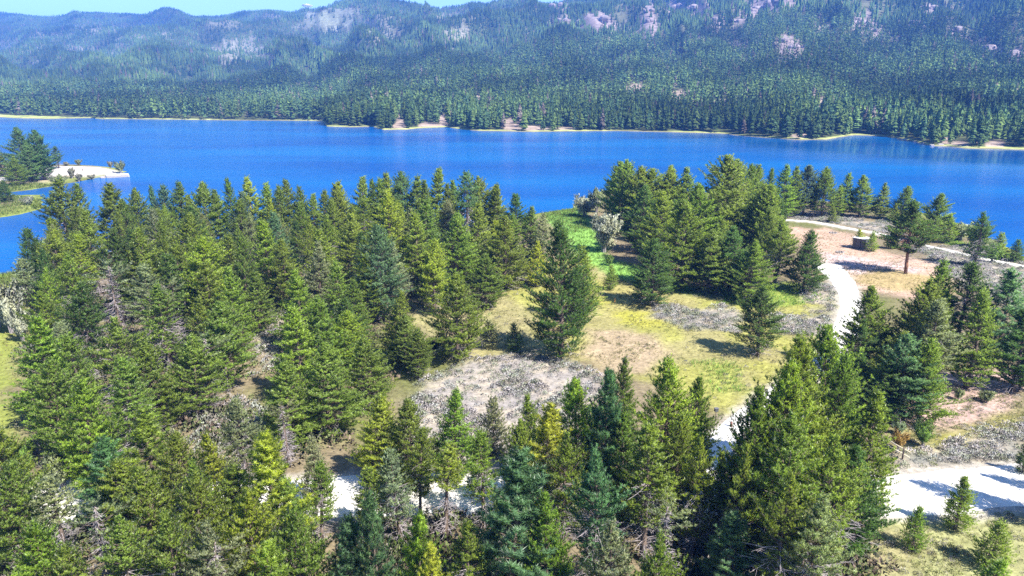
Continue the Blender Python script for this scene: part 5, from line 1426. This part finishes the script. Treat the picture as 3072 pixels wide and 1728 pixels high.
# ------------------------------------------------------------------ cloud
def cloud():
    d = ray(922, 17); d /= np.linalg.norm(d); p = np.array([0, 0, CAM_H]) + d * 9000
    m, t, o = new_mat('cloud_white')
    df = N(t, 'ShaderNodeBsdfDiffuse'); df.inputs[0].default_value = (.9, .88, .9, 1); tl = N(t, 'ShaderNodeBsdfTranslucent'); tl.inputs[0].default_value = (.9, .88, .9, 1)
    mx = N(t, 'ShaderNodeMixShader'); mx.inputs[0].default_value = 0.5; t.links.new(df.outputs[0], mx.inputs[1]); t.links.new(tl.outputs[0], mx.inputs[2]); t.links.new(mx.outputs[0], o.inputs[0])
    c = MB(); V = []; F = []
    n1, n2 = 14, 24
    for i in range(n1 + 1):
        th = math.pi * i / n1
        for j in range(n2):
            a = 6.283 * j / n2; w = np.array([math.sin(th) * math.cos(a), math.sin(th) * math.sin(a), math.cos(th)])
            r = .55 + .9 * float(fbm(w[0] * 2 + 5, w[1] * 2 + w[2] * 3, 77, 3))
            V.append(tuple(w * r * np.array([62, 60, 20 * (1 - 0.55 * abs(w[0]))])))
    for i in range(n1):
        for j in range(n2): F.append((i * n2 + j, (i + 1) * n2 + j, (i + 1) * n2 + (j + 1) % n2, i * n2 + (j + 1) % n2))
    c.poly(V, F); ob = link('cloud', c.mesh('cloud', m, True), None, tuple(p)); tag(ob, 'one tiny white cloud in the sky above the left ridge', kind='stuff')
cloud()

# ------------------------------------------------------------------ labels of the pines
PH = {'lake': ('the lake edge row', 'pines of the lake edge row'), 'grove': ('of the big grove', 'pines inside the big grove'), 'road': ('of the roadside pines', 'pines above the gravel road'), 'front': ('of the nearest pines', 'pines nearest to the viewer'),
      'clump': ('the big clump by the road', 'pines of the big clump'), 'channel': ('of the channel stand', 'pines of the channel stand'), 'shore': ('the lake shore row', 'pines along the lake shore'), 'clearing': ('the tan clearing', 'pines of the tan clearing'),
      'stand': ('the track side stand', 'pines beside the white track'), 'meadow': ('the meadow', 'pines in the meadow'), 'roadside': ('the roadside grass', 'small pines by the road'), 'spit': ('the beach spit', 'pines on the beach spit'), 'edge': ('the road edge', 'pines shading the road end')}
SHAPE = {'cone': 'cone-shaped', 'broad': 'broad-based', 'round': 'round-topped', 'tall': 'bare-stemmed', 'open': 'long-needled', 'ragged': 'ragged', 'young': 'young', 'lone': 'lone', 'bare': 'sparse', 'snag': 'half-dead twiggy'}
ROWS = {'grove': 6, 'road': 3, 'front': 4, 'channel': 4}
ROWNAME = {3: ['back', 'middle', 'front'], 4: ['back', 'second', 'third', 'front'], 6: ['back', 'second', 'third', 'fourth', 'fifth', 'front']}
def label_pines():
    for zone, (ph, grp) in PH.items():
        L = [t for t in TREES if t['zone'] == zone]
        k = ROWS.get(zone, 1)
        L.sort(key=lambda t: -t['y'])
        rows = [L[i * len(L) // k:(i + 1) * len(L) // k] for i in range(k)]
        for ri, row in enumerate(rows):
            row.sort(key=lambda t: px_of(t['x'], t['y'], 1 + t['h'])[0])
            for i, t in enumerate(row):
                o = t['o']; o['category'] = 'pine tree'; o['group'] = grp
                where = f'of {ph}' if k == 1 else f'in the {ROWNAME[k][ri]} rank {ph}'
                o['label'] = t['label'] or f"{t['hue']} {SHAPE[t['kind']]} pine, {ordinal(i + 1)} from the left {where}"
label_pines()

# ------------------------------------------------------------------ haze
def build_haze():
    m, t, o = new_mat('haze_air')
    v = N(t, 'ShaderNodeVolumePrincipled')
    v.inputs['Color'].default_value = (*HAZE_COLOR, 1)
    v.inputs['Density'].default_value = HAZE_DENSITY
    v.inputs['Anisotropy'].default_value = 0.0
    t.links.new(v.outputs[0], o.inputs['Volume'])
    mb = MB()
    z0, z1 = -3.6, float(GZ.max()) + 45.0
    mb.box((0, 2375, (z0 + z1) / 2), (8800, 5850, z1 - z0))
    tag(link('haze', mb.mesh('haze', m)), 'pale blue summer haze over the lake', kind='stuff')
build_haze()
tr_ = sum(len(o.data.polygons) for o in {o.data.name: o for o in S.objects if o.type == 'MESH'}.values())
print('polygons', tr_)
